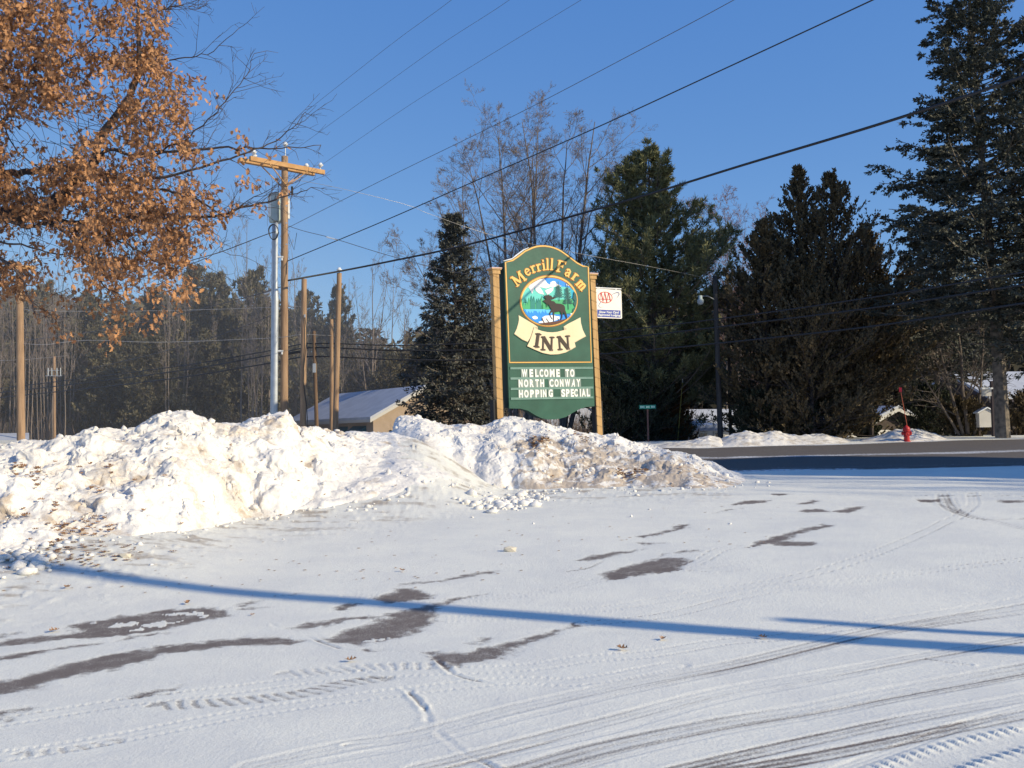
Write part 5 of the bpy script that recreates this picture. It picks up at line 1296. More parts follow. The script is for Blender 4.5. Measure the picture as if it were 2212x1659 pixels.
# deep wood closing the view: nobody could count it
def woodland():
    rng = np.random.default_rng(9); fo = MB(); tr = MB()
    n = 640; px = rng.uniform(-700, 2900, n); dep = np.where((px > 560) & (px < 920), rng.uniform(76, 98, n), rng.uniform(62, 96, n))
    P_, D_ = [], []
    for a, b in zip(px, dep):
        base = np.array(at(a, b)); H = (hgt(a, np.interp(a, [-700, 0, 600, 800, 900, 1300, 1600, 1900, 2900], [650, 660, 680, 740, 740, 690, 640, 660, 600]) + rng.uniform(-30, 60), b))
        lean = rng.normal(0, .25, 2)
        tr.segs([base], [base + np.array([lean[0], lean[1], H])], .12, .03, 4)
        m_ = 420; t = rng.random(m_) ** .8; R = 2.6 * (1 - .75 * t) * rng.random(m_) ** .5; an = rng.uniform(0, 6.28, m_)
        lump = .75 + .4 * np.sin(an * 3 + t * 22)
        q = base + np.stack([R * lump * np.cos(an) + lean[0] * t, R * lump * np.sin(an) + lean[1] * t, H * (.02 + .98 * t)], -1)
        P_.append(q); D_.append(np.stack([np.cos(an), np.sin(an), rng.uniform(-.3, .5, m_)], -1) + rng.normal(size=(m_, 3)) * .5)
    p = np.concatenate(P_); d = np.concatenate(D_)
    fo.sprigs(p, d, .65 * rng.uniform(.5, 1.4, len(p)), .15 * rng.uniform(.6, 1.3, len(p)), rng)
    M_w = mat('deep_wood_foliage', (.125, .105, .068), (.05, .048, .034), .9, .12, island=True)
    o = fo.build('distant_woodland', M_w); tag(o, 'mass of dark evergreen wood closing the view behind everything', 'woodland', kind='stuff')
    o2 = tr.build('distant_trunks', M_bark); tag(o2, 'countless grey trunks inside the dark wood behind everything', 'woodland', kind='stuff')
    # brown brush at the foot of the wood
    mb = MB(); n = 34000; px = rng.uniform(-300, 1500, n); dep = np.where((px > 580) & (px < 900), rng.uniform(70, 75, n), rng.uniform(50, 62, n))
    xs = (px - CX) / FPX * dep; z0 = G(xs, dep); hh = rng.random(n) ** 1.6 * 2.6 * (.5 + .5 * np.clip(fbm(xs * .3, dep * .3, s=3) + .6, 0, 1.5))
    a = np.stack([xs, dep, z0 + hh * .1], -1); dr = rng.normal(size=(n, 3)) * .25 + np.array([0, 0, 1.0])
    mb.sprigs(a + np.stack([0 * hh, 0 * hh, hh * .8], -1), dr, rng.uniform(.4, 1.3, n), .012, rng)
    mb.segs(a[:9000], a[:9000] + unit(dr[:9000]) * (1 + 2.2 * rng.random(9000))[:, None], .012, .004)
    o = mb.build('undergrowth', M_brush); tag(o, 'brown bare undergrowth along the foot of the wood', 'undergrowth', kind='stuff')
woodland()

# ---------------------------------------------------------------- the oak on the left, near, with its dead leaves
def oak():
    rng = np.random.default_rng(77)
    base = at(-560, 15.5); e = empty('oak_tree', base, 'large near oak full of dead russet leaves, reaching in from the left', 'tree'); o0 = np.array(base)
    K = lambda L: [tuple(q) for q in L]
    limbs = [ # points (px, py, depth), radius start, end
     ([(-560,1180,15.5),(-555,900,15.5),(-540,640,15.4),(-500,420,15.3),(-430,200,15.2),(-380,-80,15.2),(-300,-400,15.3)], .34, .10),
     ([(-545,700,15.4),(-380,560,15.2),(-200,495,15.0),(0,465,14.8),(60,467,14.8),(117,437,14.7),(160,395,14.6),(200,363,14.5),(217,300,14.5),(290,187,14.4),(300,117,14.3),(300,20,14.2),(320,-60,14.1)], .17, .014),
     ([(200,363,14.5),(233,325,14.4),(300,337,14.2),(433,323,14.0),(533,320,13.9),(610,320,13.8),(693,313,13.8)], .035, .005),
     ([(-500,420,15.3),(-300,360,15.4),(-120,330,15.5),(0,372,15.2),(60,372,15.0),(133,363,14.8),(200,363,14.5)], .10, .03),
     ([(200,363,14.6),(270,390,14.3),(333,387,14.0),(433,363,13.9),(533,330,13.8),(610,297,13.8),(657,243,13.7)], .034, .004),
     ([(60,467,14.8),(170,480,14.5),(280,470,14.2),(433,470,14.0),(567,437,13.9),(620,424,13.9),(670,407,13.8)], .04, .005),
     ([(280,405,14.3),(400,420,14.0),(483,467,13.9),(520,443,13.9),(600,397,13.8)], .02, .004),
     ([(217,300,14.5),(300,230,14.6),(333,143,14.6),(400,125,14.5),(450,117,14.4),(517,62,14.3)], .02, .004),
     ([(290,187,14.4),(320,120,14.4),(337,73,14.3),(360,30,14.2),(377,-10,14.2)], .018, .005),
     ([(300,337,14.3),(360,320,14.2),(400,300,14.1),(450,260,14.0),(493,213,13.9),(533,160,13.9),(548,113,13.8)], .017, .0035),
     ([(300,20,14.2),(340,22,14.2),(390,12,14.1),(433,20,14.1)], .012, .003),
     ([(0,465,14.8),(60,490,14.6),(109,484,14.4),(168,527,14.2),(203,574,14.0),(219,613,14.0),(260,640,13.9)], .04, .006),
     ([(-200,495,15.0),(-60,520,14.2),(0,558,14.0),(39,589,13.8),(59,632,13.8),(80,690,13.7)], .05, .006),
     ([(-60,520,14.2),(31,527,14.1),(98,543,14.0),(172,558,13.9),(240,590,13.8)], .02, .004),
     ([(109,484,14.4),(180,500,14.2),(260,520,14.0),(330,560,13.9),(400,600,13.8)], .025, .005),
     ([(-430,200,15.2),(-250,120,15.6),(-80,60,15.8),(60,20,15.8),(150,-30,15.8)], .09, .01),
     ([(-250,120,15.6),(-100,170,15.2),(40,190,14.9),(120,150,14.8),(230,60,14.7)], .06, .008),
     ([(-120,330,15.5),(-20,280,15.6),(60,200,15.6),(90,100,15.6),(120,20,15.6)], .05, .008),
     ([(-540,640,15.4),(-620,500,16.5),(-800,350,17.5),(-1000,250,18)], .14, .02), ([(-500,420,15.3),(-560,250,14.5),(-700,80,13.6),(-800,-100,13)], .12, .02), ([(-430,200,15.2),(-300,60,16.4),(-150,-100,17.2),(-20,-250,17.6)], .10, .02),
     ([(480,545,13.9),(440,560,13.9),(380,575,13.9),(330,560,13.9)], .004, .008), ([(0,250,14.9),(40,330,14.7),(110,380,14.5),(150,440,14.3)], .012, .005)]
    tr = MB(); samp = []
    for pts, ra, rb in limbs:
        q = cr([P(*p) for p in pts], 5); q = q + np.stack([.012 * rng.normal(size=len(q)) for _ in range(3)], -1) * (1 if ra < .2 else 0); n = len(q); t = np.linspace(0, 1, n)
        tr.tube(q - o0, ra + (rb - ra) * t ** .8, 8 if ra > .05 else 5)
        samp.append(q)
    trunk = tr.build('trunk', M_oakbark, e, smooth=True)
    S = np.concatenate(samp)
    # where the leaves are thick (picture outline of the crown, used for a volume about 3.5 m deep)
    crown = np.array([(-900,-500),(420,-500),(400,-200),(375,-60),(360,40),(345,120),(375,165),(440,180),(430,220),(400,250),(405,300),(440,340),(470,360),(490,400),(505,450),(500,490),(470,520),(440,500),(415,540),(405,580),(410,620),(385,650),(375,700),(345,705),(320,690),(290,680),(262,690),(245,725),(215,715),(200,650),(165,650),(150,700),(170,730),(125,745),(100,730),(80,690),(95,640),(60,620),(0,640),(-100,700),(-300,760),(-900,700)], float)
    holes = [(190,240,75,40,.15),(80,300,90,45,.12),(60,350,70,30,.3),(150,285,60,30,.2),(250,330,45,22,.35),(190,150,28,30,.4),(60,540,75,40,.12),(150,590,50,35,.2),(250,560,0,0,1),(110,610,40,30,.3),(20,250,40,35,.35),(330,250,35,25,.5),(260,360,55,16,.3),(310,290,30,20,.5)]
    lum = [(350,130,40),(300,420,60),(480,480,25)]
    C = []
    while len(C) < 3100:
        px = rng.uniform(-900, 520); py = rng.uniform(-500, 750)
        if not in_poly(np.array([px]), np.array([py]), crown)[0]: continue
        if (px < -80 or py < -60) and rng.random() < .72: continue
        w = 1.0
        for hx, hy, rx, ry, k in holes:
            if rx and ((px - hx) / rx) ** 2 + ((py - hy) / ry) ** 2 < 1: w *= k
        w *= .22 + 1.0 * sst(-.28, .16, float(fbm(px / 60., py / 45., o=3, s=61)))
        if px > 300: w *= .85
        if px > 400: w *= .5
        if 150 < px and py < 120: w *= .6
        if py > 600: w *= .6
        if rng.random() > w: continue
        C.append(P(px, py, 14.2 + rng.normal(0, .55) + .5 * (px < 100)))
    # loose leaves out on the twig ends
    for px, py in ((540,395),(555,403),(515,325),(520,380),(560,440),(420,500),(440,545),(365,580),(370,600),(527,300),(535,322),(460,205),(610,412),(390,505),(455,350),(470,435),(500,445),(495,470),(480,470),(395,560),(300,690),(240,720),(60,640),(75,600),(590,325)): C.append(P(px, py, 13.85))
    C = np.array(C)
    # a twig joins every leaf cluster to the nearest limb
    tw = MB(); nodes = S.copy(); order = np.argsort([np.min(((S - c) ** 2).sum(1)) for c in C])
    A_, B_, RA, RB = [], [], [], []
    nodes = list(S)
    arr = np.zeros((len(S) + len(C) * 4, 3)); arr[:len(S)] = S; cnt = len(S)
    for i in order:
        c = C[i]; j = int(np.argmin(((arr[:cnt] - c) ** 2).sum(1))); a = arr[j]; L = np.linalg.norm(c - a)
        m1 = a + (c - a) * .35 + rng.normal(size=3) * L * .08 + np.array([0, 0, L * .06]); m2 = a + (c - a) * .7 + rng.normal(size=3) * L * .08 + np.array([0, 0, L * .05])
        A_ += [a, m1, m2]; B_ += [m1, m2, c]; r = .0035 + .004 * min(L, 1.0); RA += [r, r * .8, r * .6]; RB += [r * .8, r * .6, r * .4]
        arr[cnt:cnt + 3] = [m1, m2, c]; cnt += 3
    # bare twiglets everywhere along limbs and twigs
    nb = 4600; k = rng.integers(0, cnt, nb); a = arr[k]; pj = (a - EYE); 
    d = unit(rng.normal(size=(nb, 3)) + np.array([.5, -.1, .25])); L = .12 + .35 * rng.random(nb) ** 2
    m_ = a + d * (L / 2)[:, None] + rng.normal(size=(nb, 3)) * .02; b = m_ + unit(d + rng.normal(size=(nb, 3)) * .3) * (L / 2)[:, None]
    A_ = np.concatenate([np.array(A_), a, m_]) - o0; B_ = np.concatenate([np.array(B_), m_, b]) - o0
    RA = np.concatenate([RA, np.full(nb, .004), np.full(nb, .0032)]); RB = np.concatenate([RB, np.full(nb, .0032), np.full(nb, .002)])
    # long drooping bare shoots
    ns = 150; sx = rng.uniform(0, 330, ns); st = np.array([P(x_, y_, 14.3 + .5 * rng.normal()) for x_, y_ in zip(sx, rng.uniform(190, 520, ns))]); sh = chains(rng, st, np.stack([rng.uniform(-.1, .9, ns), rng.normal(0, .3, ns), rng.uniform(-.9, .1, ns)], -1), rng.uniform(.4, 1.3, ns), 6, .12, -.06)
    emit(tw, sh - o0, .0055, .0025, 3)
    tw.segs(A_, B_, RA, RB, 4)
    # bare outer shoots beyond the leaves on the right
    k = np.nonzero((S[:, 0] / S[:, 1] * FPX + CX > 330) & (S[:, 0] / S[:, 1] * FPX + CX < 680))[0]; k = rng.choice(k, 110)
    sh = chains(rng, S[k], np.stack([rng.uniform(.2, 1, 110), rng.normal(0, .35, 110), rng.uniform(-.5, .9, 110)], -1), rng.uniform(.2, .8, 110), 6, .16, .02)
    emit(tw, sh - o0, .005, .002, 3); p_, d_, L_, i_, t_ = kids(rng, sh, 4, .3, 48, .35, np.full(110, .6)); emit(tw, chains(rng, p_, d_, L_, 3, .15, .03) - o0, .003, .0018, 3)
    tw.build('twigs', M_oakbark, e)
    # lobed leaves: 7 to 10 to a cluster
    per = rng.integers(8, 18, len(C)); idx = np.repeat(np.arange(len(C)), per); n = len(idx)
    pos = C[idx] + rng.normal(size=(n, 3)) * np.array([.075, .075, .085])
    dr = unit(rng.normal(size=(n, 3)) * .6 + np.array([0, 0, -.75])); up = unit(rng.normal(size=(n, 3)))
    sdv = unit(np.cross(dr, up)); nv = np.cross(dr, sdv)
    Ls = .082 * rng.uniform(.65, 1.25, n); curl = rng.uniform(-.45, .45, n)
    out = [(0, 0, 0), (.18, .10, .06), (.28, .30, .18), (.40, .13, .05), (.55, .40, .25), (.66, .15, .05), (.80, .26, .14), (1.0, 0, -.02), (.80, -.26, .14), (.66, -.15, .05), (.55, -.40, .25), (.40, -.13, .05), (.28, -.30, .18), (.18, -.10, .06)]
    V = np.stack([pos + dr * (Ls * a_)[:, None] + sdv * (Ls * s_)[:, None] + nv * (Ls * (c_ * 1.0 + curl * a_ * a_))[:, None] for a_, s_, c_ in out], 1)
    mb = MB(); f = np.array([[0, 1, 13], [1, 2, 3], [1, 3, 11], [1, 11, 13], [13, 11, 12], [3, 4, 5], [3, 5, 9], [3, 9, 11], [11, 9, 10], [5, 6, 7], [5, 7, 9], [9, 7, 8]])
    F = (f[None] + (np.arange(n) * 14)[:, None, None]).reshape(-1, 3)
    mb.add((V - o0).reshape(-1, 3), F); mb.build('crown', M_oak, e)
oak()
# ---------------------------------------------------------------- houses
M_beige = mat('beige_siding', (.38, .29, .22), (.34, .26, .19), .8, 3); M_wsid = mat('white_siding', (.62, .60, .58), (.56, .54, .52), .8, 3)
M_brown = mat('brown_siding', (.07, .05, .042), (.05, .038, .032), .8, 3); M_glass = mat('dark_window_glass', (.03, .035, .045), None, .15, spec=.6)
M_trim = mat('pale_trim', (.50, .48, .44), None, .6); M_awn = mat('teal_awning', (.02, .10, .11), None, .7); M_fasc = mat('dark_fascia', (.05, .04, .05), None, .7)
def house(label, A, dirv, L, Wd, ze, zr, wall, gable=None, windows=(), awnings=(), ov=.35, name='house', end_windows=(), fas=None):
    """A: near corner (x, y, ground z). dirv: unit along the eaves; Wd along its right-hand normal"""
    u = np.array([dirv[0], dirv[1], 0.]); u /= np.linalg.norm(u); w = np.array([u[1], -u[0], 0.])
    if w[1] < 0: w = -w
    e = empty(name, A, label, 'house'); h = ze - A[2]; hr = zr - A[2]; Z = np.array([0, 0, 1.0])
    mb = MB(); c = [np.zeros(3), u * L, u * L + w * Wd, w * Wd]
    v = [q - Z * 1.2 for q in c] + [q + Z * h for q in c]
    mb.add(v, [[0, 1, 5, 4], [1, 2, 6, 5], [2, 3, 7, 6], [3, 0, 4, 7]]); wl = mb.build('wall', wall, e)
    for q in (np.zeros(3), u * L): mb = MB(); mb.add([q + Z * h, q + w * Wd + Z * h, q + w * Wd / 2 + Z * hr], [[0, 1, 2]]); mb.build('gable', gable or wall, e)
    sl = (hr - h) / (Wd / 2); mb = MB()
    for s in (0, 1):
        e0 = -w * ov if s == 0 else w * (Wd + ov); zz = h - sl * ov
        a, b = e0 - u * ov + Z * zz, e0 + u * (L + ov) + Z * zz; r0, r1 = w * Wd / 2 - u * ov + Z * hr, w * Wd / 2 + u * (L + ov) + Z * hr
        n = 10
        top = [a + (r0 - a) * i / n for i in range(n + 1)]; top2 = [b + (r1 - b) * i / n for i in range(n + 1)]
        V = [p + Z * .14 for p in top] + [p + Z * .14 for p in top2] + [a, b]
        F = [[i, i + 1, n + 2 + i, n + 1 + i] for i in range(n)]; mb.add(V[:2 * (n + 1)], F); mb.add([a, b, b + Z * .14, a + Z * .14], [[0, 1, 2, 3]])
        for p, q in ((a, r0), (b, r1)): mb.add([p, q, q + Z * .14, p + Z * .14], [[0, 1, 2, 3]])
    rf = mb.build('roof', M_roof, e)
    mb = MB()
    for s in (0, 1):
        e0 = -w * ov if s == 0 else w * (Wd + ov); zz = h - sl * ov; a, b = e0 - u * ov + Z * zz, e0 + u * (L + ov) + Z * zz
        mb.add([a - Z * .16, b - Z * .16, b, a], [[0, 1, 2, 3]])
        for k, q in ((-1, -u * (ov + .01)), (1, u * (L + ov + .01))):
            p, r_ = e0 + q + Z * zz, w * Wd / 2 + q + Z * hr; mb.add([p - Z * .18, r_ - Z * .18, r_, p], [[0, 1, 2, 3]])
    mb.build('fascia', fas or M_trim, rf)
    Mx = np.stack([u, w, Z], 1)
    for x0, x1, z0, z1 in windows:
        c_ = u * (x0 + x1) / 2 + Z * (z0 + z1) / 2 - w * .02
        mb = MB(); mb.box(c_, (x1 - x0 + .16, .08, z1 - z0 + .16), Mx); fr = mb.build('window', M_trim, e)
        for k in (-1, 1):
            mb = MB(); mb.box(c_ - w * .035 + u * k * (x1 - x0) / 4, ((x1 - x0) / 2 - .05, .05, z1 - z0), Mx); mb.build('pane', M_glass, fr)
    for x0, x1, z0, z1 in end_windows:
        c_ = w * (x0 + x1) / 2 + Z * (z0 + z1) / 2 - u * .02
        mb = MB(); mb.box(c_, (.08, x1 - x0 + .16, z1 - z0 + .16), Mx); fr = mb.build('window', M_trim, e)
        for k in (-1, 1):
            mb = MB(); mb.box(c_ - u * .035 + w * k * (x1 - x0) / 4, (.05, (x1 - x0) / 2 - .05, z1 - z0), Mx); mb.build('pane', M_glass, fr)
    for x0, x1, z0, z1 in awnings:
        a, b = u * x0 + Z * z1, u * x1 + Z * z1; a2, b2 = u * x0 + Z * z0 - w * .75, u * x1 + Z * z0 - w * .75
        mb = MB(); mb.add([a, b, b2, a2, a2 - Z * .15, b2 - Z * .15], [[0, 1, 2, 3], [3, 2, 5, 4]]); mb.add([a, a2, u * x0 + Z * z0, b, b2, u * x1 + Z * z0], [[0, 1, 2], [3, 4, 5]]); mb.build('awning', M_awn, e)
    return e
# beige house
c = P(806, 899, 56); f_ = P(632, 907, 66); u = f_ - c; L = math.hypot(u[0], u[1]); u /= L
house('beige house with snowy roof and teal awnings, behind the bare poles', (c[0], c[1], 0.0 - .2), u, L, 6.4, c[2], P(866, 842, 58)[2] + .1, M_beige,
      windows=[(1.2, 2.4, .9, 2.0), (3.8, 5.0, .9, 2.0), (7.5, 8.7, .9, 2.0)], awnings=[(.9, 2.7, 1.75, 2.35), (3.4, 5.4, 1.75, 2.35), (7.2, 9.0, 1.75, 2.35)], end_windows=[(1.1, 2.3, .8, 2.0)])
# house under the sign
c = P(1188, 918, 58)
house('white house with dark eaves seen under the sign board', (c[0] + .3, c[1], -.1), (.80, .60), 9, 5.0, c[2] - .05, c[2] + 1.5, M_wsid, fas=M_fasc, windows=[(1.5, 2.4, .9, 1.9)])
# small house left of the lamp pole
c = P(1490, 919, 52)
house('small white house with windows, left of the lamp pole', (c[0], c[1], -.1), (.93, .36), 4.2, 4.0, c[2], c[2] + .75, M_wsid, windows=[(.5, 1.0, .8, 1.5), (1.5, 2.0, .8, 1.5), (3.0, 3.5, .8, 1.5)], fas=mat('blue_grey_fascia', (.16, .19, .26), None, .7))
# cottage behind the cedars
c = P(1852, 938, 50)
house('white cottage with brown gable and snowy roof, seen between the cedars and the hydrant', (c[0], c[1] + 1, -.2), (-.30, .95), 7, 5.2, P(1850, 930, 50)[2], P(1935, 880, 50)[2], M_wsid, gable=M_brown, ov=.5)
c = P(1640, 925, 56)
house('long low white house hidden behind the cedar trunks', (c[0], c[1], -.2), (.97, .24), 11, 5, P(1640, 917, 56)[2], P(1640, 893, 56)[2], M_wsid, windows=[(1, 2, .9, 1.8), (4, 5, .9, 1.8), (7, 8, .9, 1.8)])
c = P(2035, 935, 52)
house('low shed with snowy roof right of the hydrant', (c[0], c[1], -.2), (.9, .43), 3.5, 3, P(2035, 928, 52)[2], P(2035, 905, 52)[2], M_wsid)
c = P(2140, 845, 50)
house('brown house with thick snow on its roof, at the right edge', (c[0], c[1], -.1), (.98, .2), 8, 6, P(2150, 856, 50)[2], P(2200, 800, 50)[2], M_brown, fas=M_fasc)
c = P(-60, 950, 44)
house('teal roofed low house at the far left edge', (c[0], c[1], -.2), (.9, .43), 1.9, 3, P(0, 955, 44)[2], P(0, 942, 44)[2], mat('teal_siding', (.08, .20, .22), None, .8))

# little white notice box under the spruce
b = np.array(at(2130, 38.6)); e = empty('notice_box', b, 'small white gabled notice box on legs beside the big spruce trunk', 'notice box')
mb = MB(); mb.box((0, 0, .62), (.62, .3, .55)); mb.add([(-.31, -.15, .895), (.31, -.15, .895), (0, -.15, 1.06), (-.31, .15, .895), (.31, .15, .895), (0, .15, 1.06)], [[0, 1, 2], [3, 5, 4]]); mb.build('cabinet', M_wsid, e)
mb = MB()
for s in (-1, 1): mb.add([(0, -.2, 1.08), (0, .2, 1.08), (s * .38, .2, .88), (s * .38, -.2, .88), (0, -.2, 1.13), (0, .2, 1.13), (s * .38, .2, .93), (s * .38, -.2, .93)], [[4, 5, 6, 7], [0, 4, 7, 3], [3, 7, 6, 2]])
mb.build('roof', M_snow, e)
for s in (-.25, .25): mb = MB(); mb.box((s, 0, .1), (.06, .06, .55)); mb.build('leg', M_brown, e)
# dark post with a snowy sign board beside the spruce
b = np.array(at(2142, 37.8)); e = empty('post_sign', b, 'dark timber post with a white snow capped board, left of the big spruce trunk', 'sign')
mb = MB(); mb.box((.10, 0, .9), (.13, .13, 2.4)); mb.build('post', M_fasc, e)
zc = P(2145, 848, 37.8)[2] - b[2]; mb = MB(); mb.box((-.08, -.02, zc), (.48, .08, .26)); bd = mb.build('board', M_wsid, e)
mb = MB(); mb.box((-.08, -.02, zc + .16), (.52, .16, .06)); mb.build('snow_cap', M_snow, bd)

# ---------------------------------------------------------------- hydrant
M_hyd = mat('red_hydrant_paint', (.50, .035, .035), (.40, .025, .025), .45, 8)
g = ground_at(1959, 954); e = empty('fire_hydrant', (g[0], g[1], g[2]), 'red fire hydrant with tall thin marker rod, beyond the road', 'hydrant')
hs_ = 35.5 / FPX * g[1] / .72
def lz(prof): return [(r * hs_ * 1.22, z * hs_) for r, z in prof]
mb = MB(); mb.lathe(lz([(0, -.1), (.13, -.1), (.13, .03), (.10, .04), (.095, .42), (.10, .44), (.135, .45), (.135, .49), (.12, .50), (0, .50)]), sides=20); body = mb.build('barrel', M_hyd, e, smooth=False)
mb = MB(); mb.lathe(lz([(.12, .50), (.125, .53), (.115, .60), (.08, .66), (.04, .68), (.035, .72), (0, .72)]), sides=20); mb.build('bonnet', M_hyd, e, smooth=True)
for s in (-1, 1):
    mb = MB(); mb.lathe(lz([(.0, .09), (.055, .09), (.055, .16), (.07, .16), (.07, .20), (.03, .20), (.025, .225), (0, .225)]), (0, 0, .36 * hs_), 14, Matrix.Rotation(s * math.pi / 2, 3, 'Y')); mb.build('side_nozzle', M_hyd, e)
mb = MB(); mb.lathe(lz([(.0, .09), (.07, .09), (.07, .15), (.085, .15), (.085, .19), (.03, .19), (0, .21)]), (0, 0, .33 * hs_), 14, Matrix.Rotation(math.pi / 2, 3, 'X')); mb.build('front_nozzle', M_hyd, e)
mb = MB(); mb.tube([(-.20 * hs_, -.02, .34 * hs_), (-.16 * hs_, -.05, .22 * hs_), (-.1 * hs_, -.03, .16 * hs_)], .008, 5); mb.build('chain', M_galv, e)
tp = P(1945, 842, g[1]) - np.array(g); mb = MB(); mb.tube([(.06 * hs_, 0, .5 * hs_), tp], .011, 6); rd = mb.build('marker_rod', mat('red_orange_rod', (.45, .10, .05), None, .5), e)
mb = MB(); mb.box(tp + np.array([0, 0, .0]), (.09, .02, .16)); mb.build('rod_flag', mat('bright_red_flag', (.60, .03, .05), None, .5), rd)

# street name sign
dpt = 38.5; b = np.array(at(1400, dpt)); e = empty('street_sign', b, 'green street name blade on a thin brown post, in front of dark evergreens', 'street sign')
tz_ = P(1400, 884, dpt)[2] - b[2]; mb = MB(); mb.tube([(0, 0, -.2), (0, 0, tz_)], .035, 8); mb.build('post', mat('brown_sign_post', (.20, .10, .08), None, .6), e)
za = P(1400, 879, dpt)[2] - b[2]; wz = 36 / FPX * dpt
mb = MB(); mb.box((0, -.01, za), (wz, .03, .155)); bl = mb.build('blade', mat('green_street_sign', (.01, .20, .15), None, .4), e)
mb = MB(); Ms = mat('pale_sign_lettering', (.45, .70, .62), None, .4)
[mb.box((wz * q_, -.027, za), (wz * w_, .004, h_)) for q_, w_, h_ in ((-.40, .07, .09), (-.31, .06, .075), (-.22, .06, .09), (-.06, .06, .08), (.02, .06, .07), (.09, .05, .08), (.25, .06, .08), (.33, .06, .075), (.41, .05, .08))]
mb.build('blade_lettering', Ms, bl)
# yellow marker rod near the small house
b = np.array(at(1463, 41)); e = empty('marker_rod', b, 'thin yellow driveway marker rod near the small white house', 'marker')
q = P(1474, 826, 41) - b; mb = MB(); mb.tube([(0, 0, -.1), q], .014, 6); mb.build('rod', mat('dull_yellow_rod', (.35, .30, .08), None, .6), e); mb = MB(); mb.tube([q, q + np.array([.01, 0, .15])], .02, 6); mb.build('reflector', M_white, e)

# ---------------------------------------------------------------- snow clods and leaves on the lot
def clods():
    rng = np.random.default_rng(5)
    ico = np.array([(0, 0, 1), (.89, 0, .45), (.28, .85, .45), (-.72, .53, .45), (-.72, -.53, .45), (.28, -.85, .45), (.72, .53, -.45), (-.28, .85, -.45), (-.89, 0, -.45), (-.28, -.85, -.45), (.72, -.53, -.45), (0, 0, -1)])
    icf = np.array([(0, 1, 2), (0, 2, 3), (0, 3, 4), (0, 4, 5), (0, 5, 1), (1, 6, 2), (2, 7, 3), (3, 8, 4), (4, 9, 5), (5, 10, 1), (6, 7, 2), (7, 8, 3), (8, 9, 4), (9, 10, 5), (10, 6, 1), (11, 7, 6), (11, 8, 7), (11, 9, 8), (11, 10, 9), (11, 6, 10)])
    mb = MB()
    def put(x, y, s):
        v = ico * (1 + rng.uniform(-.3, .3, (12, 1))) * s * rng.uniform(.7, 1.3, 3) * np.array([1.2, 1, .8]); mb.add(v + np.array([x, y, float(G(x, y)) + s * .3]), icf)
    for _ in range(330):
        px = rng.uniform(-20, 1660)
        yf = np.interp(px - CX, LB_C, LB_B) if px < 880 else (np.interp(px - CX, RB_C, RB_B) if px > 1080 else 18.5)
        y = yf - abs(rng.normal(0, .55)) + .25; x = (px - CX) / FPX * y
        put(x, y, .008 + .035 * rng.random() ** 3)
    for _ in range(150):   # the line of clods before the right bank
        px = rng.normal(1110, 48); py = rng.normal(1085 - (px - 1110) * .12, 9); g = ground_at(px, py); put(g[0], g[1], .02 + .07 * rng.random() ** 2.2)
    for _ in range(70):
        px = rng.normal(60, 30); py = rng.normal(1205, 14); g = ground_at(px, py); put(g[0], g[1], .02 + .06 * rng.random() ** 2)
    for _ in range(14):
        px = rng.uniform(100, 1600); py = rng.uniform(1120, 1300) - max(0, px - 900) * .1; g = ground_at(px, py); put(g[0], g[1], .008 + .02 * rng.random() ** 2)
    o = mb.build('snow_clods', M_bank, smooth=True); attr(o, 'cover', np.full(len(o.data.vertices), 1.4)); attr(o, 'dirt', np.full(len(o.data.vertices), .15)); tag(o, 'crumbled snow clods scattered along the foot of the banks', 'snow', kind='stuff')
    for (px, py, s, lb) in ((1101, 1191, .055, 'single yellowish ice block lying alone on the lot before the sign'), (272, 1204, .05, 'single snow lump lying on the lot near the left bank foot')):
        g = ground_at(px, py); v = ico * (1 + rng.uniform(-.2, .2, (12, 1))) * s * np.array([1.5, 1, .85]); m2 = MB(); m2.add(v + np.array([0, 0, s * .4]), icf)
        o = m2.build('ice_block', mat('yellowish_ice', (.66, .60, .48), (.58, .52, .42), .7, 20)); o.location = g; tag(o, lb, 'ice block')
clods()
LEAF = np.array([(0, 0), (.18, .10), (.28, .30), (.40, .13), (.55, .40), (.66, .15), (.80, .26), (1.0, 0), (.80, -.26), (.66, -.15), (.55, -.40), (.40, -.13), (.28, -.30), (.18, -.10)])
LF = np.array([[0, 1, 13], [1, 2, 3], [1, 3, 11], [1, 11, 13], [13, 11, 12], [3, 4, 5], [3, 5, 9], [3, 9, 11], [11, 9, 10], [5, 6, 7], [5, 7, 9], [9, 7, 8]])
def leaf_v(rng, s, lift=.35):
    a = rng.uniform(0, 6.28); v = np.stack([LEAF[:, 0] - .5, LEAF[:, 1], lift * (np.abs(LEAF[:, 1]) * 1.2 + (LEAF[:, 0] - .5) ** 2 * rng.uniform(.5, 2))], -1) * s
    R = np.array([[math.cos(a), -math.sin(a), 0], [math.sin(a), math.cos(a), 0], [0, 0, 1]]); return v @ R.T + np.array([0, 0, .004])
M_fall = mat('fallen_leaf_brown', (.40, .24, .14), (.25, .14, .08), .8, 3, island=True)
rngl = np.random.default_rng(12)
